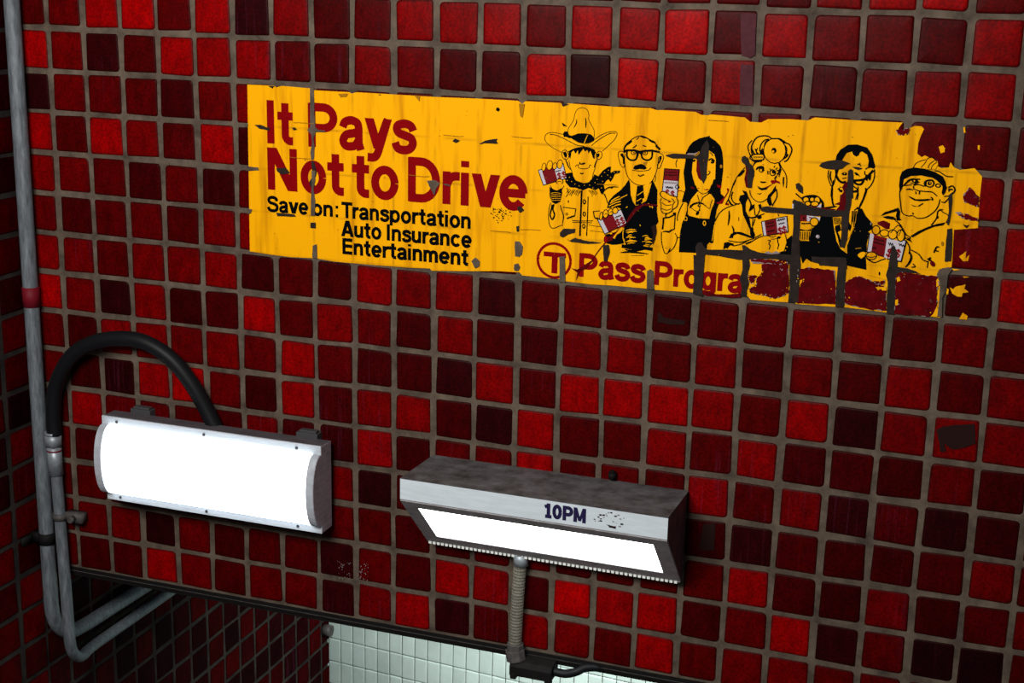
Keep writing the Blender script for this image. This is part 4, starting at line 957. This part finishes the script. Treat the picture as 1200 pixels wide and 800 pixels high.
patches('worn_area', 'right half where the print has peeled along the joints', [
 # dark red tiles showing in the bottom row
 (X_, 'Dj', [(862,52),(900,30),(1020,45),(1024,210),(1000,225),(940,248),(880,228),(800,215),(790,190),(835,165),(835,130),(868,90)]), (X_, 'Dj', [(805,15),(1020,30),(1000,50),(820,30)]), (X_, 'Dj', [(785,110),(835,112),(815,160),(790,150)]),
 (X_, 'D', [(512,212),(545,206),(600,222),(680,222),(742,215),(742,240),(680,242),(512,222)]),
 (X_, 'Dj', [(1078,75),(1150,65),(1290,82),(1300,280),(1070,275),(1062,225),(1085,180),(1110,130),(1070,150)]),
 (Q_, 'Dj', [(148,150),(215,118),(250,118),(290,135),(345,160),(392,178),(396,315),(300,312),(150,275),(152,235),(148,200)]), (Q_, 'Dj', [(320,145),(385,140),(380,165),(330,162)]), (Q_, 'Yw', [(330,180),(395,180),(395,200),(345,200)]), (Q_, 'Dw', [(340,200),(365,190),(378,215),(362,242),(342,228)]),
 (Q_, 'Dj', [(452,95),(520,92),(600,108),(700,116),(708,140),(690,200),(690,300),(660,352),(440,335),(445,200)]),
 (Q_, 'Yw', [(455,125),(470,118),(478,140),(458,150)]), (Q_, 'Yw', [(446,255),(462,250),(464,285),(447,285)]), (Q_, 'Yw', [(686,140),(706,120),(706,165),(688,180)]), (Q_, 'Yw', [(690,290),(697,310),(692,352),(652,352),(672,330)]),
 (Rr, 'Dw', [(340,548),(380,540),(416,556),(414,590),(390,590),(350,566)]), (Rr, 'Dj', [(450,10),(530,0),(525,30),(488,42),(460,36)]),
 # exposed joints
 (H_, G2, [(490,268),(520,255),(560,250),(640,262),(805,275),(805,330),(690,318),(540,308),(500,296)]),
 (H_, G2, [(790,205),(805,185),(850,205),(860,320),(865,420),(858,600),(868,800),(845,1150),(758,1150),(775,800),(785,600),(800,440),(800,330)]),
 (H_, G2+'w', [(820,45),(850,30),(885,65),(890,132),(862,120),(826,85)]),
 (J_, G2, [(78,105),(130,112),(200,155),(330,178),(420,188),(520,192),(530,240),(420,246),(300,240),(130,228)]),
 (J_, G2, [(512,0),(575,0),(565,120),(545,230),(540,330),(532,430),(505,512),(465,500),(485,380),(482,250),(512,190),(522,100)]),
 ((930,150,10), G2, [(640,500),(668,478),(695,490),(702,560),(698,820),(622,820),(632,640)]),
 (J_, G2+'w', [(225,582),(520,592),(526,655),(470,662),(300,645),(230,628)]), (J_, G2, [(455,640),(526,640),(515,780),(505,1010),(430,1010),(440,780)]),
 (H_, G2, [(-40,655),(200,656),(325,662),(318,612),(345,615),(392,650),(470,680),(600,695),(800,708),(800,765),(600,742),(400,745),(290,752),(100,715),(-40,700)]),
 (H_, 'Dj', [(400,748),(560,745),(700,770),(760,795),(600,790),(410,770)]), (H_, 'S', [(530,690),(560,672),(600,688),(640,668),(680,690),(600,700)]), (H_, 'S', [(400,765),(480,775),(540,790),(420,785)]), (H_, 'W', [(790,228),(803,226),(803,268),(790,268)]),
 ((770,210,8.889), G2, [(402,700),(430,655),(470,655),(492,700),(520,722),(500,800),(470,1190),(395,1190),(405,1000),(410,800)]),
 (X_, G2, [(465,-10),(522,0),(524,60),(515,130),(520,235),(462,220),(468,120)]), (X_, G2, [(752,0),(790,10),(795,50),(782,110),(790,160),(776,200),(778,235),(742,232),(748,190),(735,130),(752,80)]),
 (X_, G2, [(1025,0),(1085,0),(1078,60),(1065,160),(1060,275),(1018,268),(1028,180)]), (X_, G2, [(750,-20),(1080,15),(1080,42),(1000,20),(900,8),(790,12),(750,20)]),
 (Q_, G2, [(0,18),(110,40),(110,60),(0,52)]),
 (Q_, G2, [(406,60),(418,-20),(425,-60),(445,-60),(460,-20),(458,60),(448,120),(446,220),(438,340),(395,335),(398,240),(402,150),(392,110)]), (Q_, G2+'w', [(450,58),(520,70),(565,85),(600,105),(560,98),(480,90),(446,112)]),
 (Rr, G2+'w', [(750,590),(778,585),(780,640),(772,778),(735,780),(742,690)]), (Q_, G, [(705,75),(760,62),(780,75),(755,110),(745,200),(722,240),(720,355),(692,352),(700,280),(708,160),(690,105)]),
 # holes on the right-hand end
 (Rr, 'Dj', [(845,395),(885,345),(935,400),(932,462),(890,445),(848,430)]), (Rr, 'Dj', [(800,495),(860,500),(900,520),(930,525),(930,545),(850,530)]), (Rr, 'P', [(840,560),(865,568),(885,562),(862,585)]),
 (Rr, 'S', [(845,385),(862,372),(852,395)]), (Rr, 'S', [(795,492),(830,488),(835,505),(812,502)]),
])
# loose yellow flakes on the bare tiles beyond the torn edge
for org, pts in [(Q_, [(765,182),(785,195),(800,178),(835,172),(858,165),(850,190),(875,210),(840,215),(835,238),(810,236),(780,218)]), (Q_, [(820,368),(842,330),(870,350),(866,372)]), (Q_, [(745,185),(760,195),(756,222),(746,225)]),
                 (Rr, [(820,752),(845,735),(862,720),(858,765),(880,742),(872,778),(845,780)]), (Rr, [(700,110),(725,100),(738,118),(735,140),(712,148),(706,130)]), (Rr, [(930,100),(942,102),(940,130),(930,125)]),
                 (Rr, [(845,-5),(855,-5),(858,25),(848,30)]), (Q_, [(775,72),(830,80),(790,84)]), (Q_, [(840,118),(880,122),(850,127)])]:
    ik = Ink(-.012); Pen(ik, *org).F('Y', *jag(pts, .25 * org[2], 2, 7)); ik.build('loose_flake', None, poster)

# ---------------------------------------------------------------- marks on the tiles
def mark(name, label, cat, shapes, group=None):
    ik = Ink(-.016)
    for k, pts in shapes: ik.fillw([wallpt(*p_) for p_ in pts], k)
    o = ik.build(name); o['label'] = label; o['category'] = cat
    if group: o['group'] = group
    return o
mark('paint_smudge', 'black paint smear on a red tile near the right edge, below the poster', 'smudge', [('P', jag([(1097,503),(1108,499),(1142,496),(1143,520),(1130,524),(1116,526),(1107,519),(1108,529),(1102,529),(1099,512)], 1, 3, 3))])
mark('paint_smudge', 'dark square smear on a tile just right of the wedge lamp', 'smudge', [('P', jag([(824,614),(838,613),(837,644),(819,643),(822,628)], 1, 3, 4))])
mark('paint_smudge', 'dark smear on the tile below the poster words Pass Program', 'smudge', [('P', jag([(772,365),(780,372),(803,375),(803,380),(785,380),(770,377)], .8, 3, 6))])
mark('ghost_patch', 'faded greyish strip on the top-row tile above the helmeted woman, nearer the top edge', 'stain', [('Q', jag([(868,15),(887,16),(885,65),(878,68),(869,65)], .5, 3, 7))])
mark('ghost_patch', 'faded greyish strip on the tile directly above the poster, over the helmeted woman', 'stain', [('Q', jag([(868,75),(883,76),(882,124),(867,123)], .5, 3, 8))])
sh = []; rnd = random.Random(9)
for _ in range(60):
    x = rnd.choice([rnd.uniform(396, 412), rnd.uniform(422, 432)]); y = 657 + rnd.random() * 21 + (x - 400) * .1; r0 = rnd.uniform(.3, .9)
    sh.append(('S', [(x - r0 * .5, y - r0), (x + r0 * .6, y - r0 * .7), (x + r0 * .4, y + r0), (x - r0 * .5, y + r0 * .8)]))
mark('chalky_scuff', 'pale speckled scuff between the two lamps near the bottom edge', 'scuff', sh)['kind'] = 'stuff'

# ================================================================ lamp 1: curved diffuser
L1 = thing('curved_wall_lamp', 'lit aluminium wall lamp with a bulging white diffuser, left of the wedge lamp', 'wall lamp', V(4.5, -.25, -12.4))
X0, X1, ZT, ZB, YB, YF = 1.50, 7.48, -10.25, -12.40, -.25, -.75
def dprof(bulge, zt, zb, y0, n=18):
    """D-shaped outline from the back (YB) round the bulge"""
    P = []
    for i in range(n + 1):
        a = math.pi * i / n
        P.append((y0 - bulge * math.sin(a) ** .85, zt + (zb - zt) * (1 - math.cos(a)) / 2))
    return P
def l1(mb, name, mats, smooth=False, label=None):
    o = mb.build(name, mats, root=L1, smooth=smooth)
    if label: o['label'] = label
    return o
b = MB(); b.prism([(YB, ZB), (YF + .02, ZB), (YF + .02, ZT), (YB, ZT)], X0, X1)
o = l1(b, 'housing', 'alut', label='dark grey metal back box'); bev(o, .0008)
b = MB(); b.box((X0 - .01, YF - .02, ZT - .20), (X1 + .01, YF + .03, ZT + .015)); o = l1(b, 'trim_strip', 'alu', label='upper bright strip with screws'); bev(o, .0006)
S_top = o
b = MB(); b.box((X0 + .04, YF - .02, ZB - .015), (X1 + .01, YF + .03, ZB + .18)); o2 = l1(b, 'trim_strip', 'alu', label='lower bright strip with screws'); bev(o2, .0006)
for st, zz in ((o, ZT - .10), (o2, ZB + .085)):
    for xx in (X0 + .42, (X0 + X1) / 2 - .12, X1 - .62):
        b = MB(); b.tube([(xx, YF - .015, zz), (xx, YF - .04, zz)], .036, 10)
        s_ = b.build('screw', 'screw', smooth=True); s_.parent = st
for xa, xb in ((X0, X0 + .19), (X1 - .19, X1)):
    b = MB(); pr_ = dprof(.44, ZT - .19, ZB + .17, YF)
    b.prism(pr_ + [(YF + .02, ZB + .17), (YF + .02, ZT - .19)], xa, xb)
    o = l1(b, 'end_cap', 'cap', smooth=False)
b = MB(); b.prism([(YB, ZT), (YF - .01, ZT)] + dprof(.438, ZT - .2, ZB + .18, YF) + [(YF - .01, ZB), (YB, ZB)], X1 + .004, X1 + .014); l1(b, 'end_plate', 'alud', label='dull plum-grey end plate')
b = MB(); b.prism(dprof(.40, ZT - .20, ZB + .18, YF), X0 + .18, X1 - .18, caps=False); l1(b, 'diffuser', 'glow1', True, 'glowing white curved diffuser')
for xx in (2.25, 6.85):
    b = MB(); b.box((xx - .28, YB, ZT - .25), (xx + .28, .0, ZT + .10)); b.box((xx - .20, YB + .02, ZT + .10), (xx + .24, -.06, ZT + .16))
    o = l1(b, 'bracket', 'screw', label='dark stand-off bracket'); bev(o, .001)

# ================================================================ lamp 2: wedge
L2 = thing('wedge_wall_lamp', 'lit wedge-shaped wall lamp with grey top and white band stencilled 10PM', 'wall lamp', V(13.0, 0, -12.3))
def l2(mb, name, mats, smooth=False, label=None):
    o = mb.build(name, mats, root=L2, smooth=smooth)
    if label: o['label'] = label
    return o
XA, XB = 10.02, 16.07
prof = [(-.012, -10.36), (-1.88, -10.28), (-1.88, -10.72), (-.30, -12.31), (-.012, -12.20)]
b = MB(); b.prism(list(reversed(prof)), XA + .03, XB - .03); o = l2(b, 'housing', 'side', label='brownish lamp body'); bev(o, .001)
b = MB(); b.prism([(-.01, -10.36), (-.01, -10.33), (-1.92, -10.25), (-1.92, -10.28)], XA, XB); o = l2(b, 'lid', 'wall_top', label='dusty grey top plate, coloured darker for shade')
b = MB(); b.prism([(-1.88, -10.74), (-1.88, -10.28), (-1.925, -10.265), (-1.925, -10.74)], XA, XB); bd = l2(b, 'front_band', 'band', label='white band stencilled 10PM')
# slanting face: frame of four bars round the lens
P0 = np.array([-1.90, -10.76]); P1 = np.array([-.31, -12.34]); dv = P1 - P0; nv = np.array([dv[1], -dv[0]]); nv = nv / np.linalg.norm(nv)
if nv[0] > 0: nv = -nv
def fp(u, off): return tuple(P0 + dv * u + nv * off)
def slab(mb, xa, xb, u0, u1, o0, o1, xa2=None, xb2=None):
    q_ = [V(xa, *fp(u0, o0)), V(xb, *fp(u0, o0)), V(xb2 or xb, *fp(u1, o0)), V(xa2 or xa, *fp(u1, o0)),
          V(xa, *fp(u0, o1)), V(xb, *fp(u0, o1)), V(xb2 or xb, *fp(u1, o1)), V(xa2 or xa, *fp(u1, o1))]
    mb.mesh(q_, [(0, 1, 2, 3), (7, 6, 5, 4), (0, 4, 5, 1), (1, 5, 6, 2), (2, 6, 7, 3), (3, 7, 4, 0)])
b = MB()
slab(b, XA, XB, 0, .13, -.02, .03); slab(b, XA, XB, .83, 1.0, -.02, .03); slab(b, XA, XA + .34, .13, .83, -.02, .03); slab(b, XB - .34, XB, .13, .83, -.02, .03)
l2(b, 'lens_frame', 'frame', label='grey frame round the slanting lens')
b = MB(); slab(b, XA + .30, XB - .30, .12, .84, -.02, .012); l2(b, 'lens', 'glow2', label='glowing flat white lens')
b = MB()
for i in range(58):
    xx = XA + .04 + i * (XB - XA - .08) / 58
    b.box((xx, -.36, -12.40), (xx + .068, -.26, -12.34))
tt = l2(b, 'lens_teeth', 'tooth', label='row of small teeth painted pale as the dotted light under the lens'); tt['kind'] = 'stuff'
b = MB()
b.box((XA + .02, -.34, -12.37), (XB - .02, -.24, -12.32)); l2(b, 'bottom_lip', 'frame')
ik = Ink(-1.9275); write(ik, '10PM', 13.37, 14.31, -10.655, .33, .245, 'navy')
o = ik.build('stencil', None, L2); o['label'] = 'navy stencilled characters 10PM'
ik = Ink(-1.9275)
rnd = random.Random(3)
for _ in range(26):
    x = rnd.uniform(14.45, 15.15); z = -10.32 - rnd.random() * .33; r0 = rnd.uniform(.006, .022)
    ik.fillw([(x + r0 * rnd.uniform(1, 2.4) * math.cos(a), z + r0 * math.sin(a)) for a in np.linspace(0, 5.2, 6)], rnd.choice(['P', 'frame']))
ik.fillw([(14.75, -10.60), (14.95, -10.62), (14.97, -10.67), (14.85, -10.66)], 'P')
o = ik.build('scuffs', None, L2); o['label'] = 'dark chips in the white paint beside the stencil'; o['kind'] = 'stuff'
b = MB(); b.tube([(14.35, -.10, -10.26), (14.35, -.10, -10.12)], .09, 12); b.tube([(14.35, -.10, -10.12), (14.35, -.10, -10.08)], .06, 12); l2(b, 'bolt', 'black', True, 'small black knob behind the lid')

# ================================================================ conduits
pa = thing('corner_conduit', 'tall galvanised conduit running full height in the wall corner', 'pipe', V(-.74, -.3, -17))
def ppart(root, mb, name, mats, smooth=True, label=None):
    o = mb.build(name, mats, root=root, smooth=smooth)
    if label: o['label'] = label
    return o
up = [(-.74, -.3, z) for z in np.linspace(6.5, -15.9, 20)]
bend = [(-.74 - .03 * i / 8, -.3 + 1.15 * (1 - math.cos(math.pi / 2 * i / 8)), -15.9 - 1.2 * math.sin(math.pi / 2 * i / 8)) for i in range(1, 9)]
back = [(-.8, y, -17.12 - .03 * y) for y in np.linspace(1.3, 12, 8)]
b = MB(); b.tube(up + bend + back, .19, 18); ppart(pa, b, 'pipe', 'galv')
b = MB(); b.tube([(-.74, -.3, -7.30), (-.74, -.3, -7.80)], .212, 18); ppart(pa, b, 'coupling', 'rband', label='dark red painted coupling')
b = MB(); b.tube([(-.74, -.3, -13.85), (-.74, -.3, -14.15)], .225, 18); b.box((-1.15, -.42, -14.12), (-.85, -.25, -13.88)); b.box((-1.14, -.85, -14.1), (-1.08, -.25, -13.9)); ppart(pa, b, 'clamp', 'black', label='dark pipe clamp on the side wall')
pb = thing('lamp_feed_conduit', 'short galvanised conduit in front of the corner pipe, feeding the left lamp', 'pipe', V(-.2, -.3, -17))
up = [(-.33 + .10 * k / 10, -.3, -11.3 - 5.3 * k / 10) for k in range(11)]
bend = [(-.23 - .45 * (i / 8) ** 1.5, -.3 + 1.3 * (1 - math.cos(math.pi / 2 * i / 8)), -16.6 - 1.25 * math.sin(math.pi / 2 * i / 8)) for i in range(1, 9)]
back = [(-.74, y, -17.86 - .01 * y) for y in np.linspace(1.5, 12, 8)]
b = MB(); b.tube(up + bend + back, .15, 18); ppart(pb, b, 'pipe', 'galv')
b = MB(); b.tube([(-.34, -.3, -11.12), (-.34, -.3, -11.42)], .23, 6); b.tube([(-.34, -.3, -11.42), (-.32, -.3, -12.2)], .185, 18); b.tube([(-.345, -.3, -11.05), (-.345, -.3, -11.12)], .21, 18)
ppart(pb, b, 'connector', 'fitting', label='bright zinc compression connector')
b = MB(); b.tube([(-.335, -.3, -11.52), (-.335, -.3, -11.56)], .19, 18); ppart(pb, b, 'seal_ring', 'rband', label='thin red sealing ring')
b = MB(); b.tube([(-.29, -.3, -13.25), (-.29, -.3, -13.42)], .185, 18); b.box((-.15, -.30, -13.46), (.36, -.02, -13.22)); b.tube([(.12, -.30, -13.34), (.12, -.46, -13.34)], .08, 10)
ppart(pb, b, 'clamp', 'steel', label='dark strap clamp with a bolt')
fx = []
for q_ in cr([(64,509,.3),(62.5,485,.32),(66,450,.36),(84,417,.42),(110,401,.46),(140,396.5,.48),(170,401,.46),(200,420,.40),(224,449,.32),(243,482,.24),(262,520,.2)], 8):
    x, z = wallpt(q_[0], q_[1], -q_[2]); fx.append((x, -q_[2], z))
b = MB(); b.tube(fx, .19, 18)
o = b.build('flexible_cable', 'rubber', smooth=True); tag(o, 'thick black flexible cable looping over to the back of the left lamp', 'cable')

dc = thing('drain_conduit', 'ribbed grey flexible conduit hanging below the wedge lamp', 'pipe', V(12.24, -.2, -14.8))
pts = [(12.30 - .09 * math.sin(k / 64 * 1.5), -.22, -12.30 - k * 2.48 / 64) for k in range(65)]
b = MB(); b.tube(pts, .142, 16, ribs=.07); ppart(dc, b, 'ribbed_tube', 'olive', smooth=False)
b = MB(); b.tube([(12.30, -.22, -12.35), (12.30, -.22, -12.62)], .175, 16); ppart(dc, b, 'upper_connector', 'fitting', label='pale metal connector under the lamp')
b = MB(); b.tube([(12.21, -.22, -14.62), (12.21, -.22, -14.78)], .20, 8); b.tube([(12.2, -.22, -14.78), (12.24, -.22, -15.02)], .235, 8); b.tube([(12.24, -.22, -15.02), (12.3, -.22, -15.22)], .17, 12)
ppart(dc, b, 'lower_connector', 'steel', smooth=False, label='grimy connector nut at the bottom')
jb = thing('junction_box', 'small black junction box under the beam edge below the wedge lamp', 'junction box', V(12.7, -.2, -15.35))
b = MB(); b.prism([(.1, -15.34), (-.45, -15.34), (-.45, -15.10), (-.35, -15.0), (-.02, -14.95), (.1, -15.0)], 12.15, 13.18); o = ppart(jb, b, 'box', 'black', smooth=False); bev(o, .002)
for x_ in (12.25, 13.10):
    b = MB(); b.box((x_ - .07, -.30, -15.41), (x_ + .07, -.47, -15.28)); ppart(jb, b, 'lug', 'black', smooth=False)
b = MB(); b.tube(cr([(13.1, -.2, -15.16), (13.45, -.2, -15.17), (13.72, -.15, -15.08), (13.9, -.05, -15.0), (14.3, .1, -14.98)], 6), .10, 12); ppart(jb, b, 'cable_tail', 'rubber')
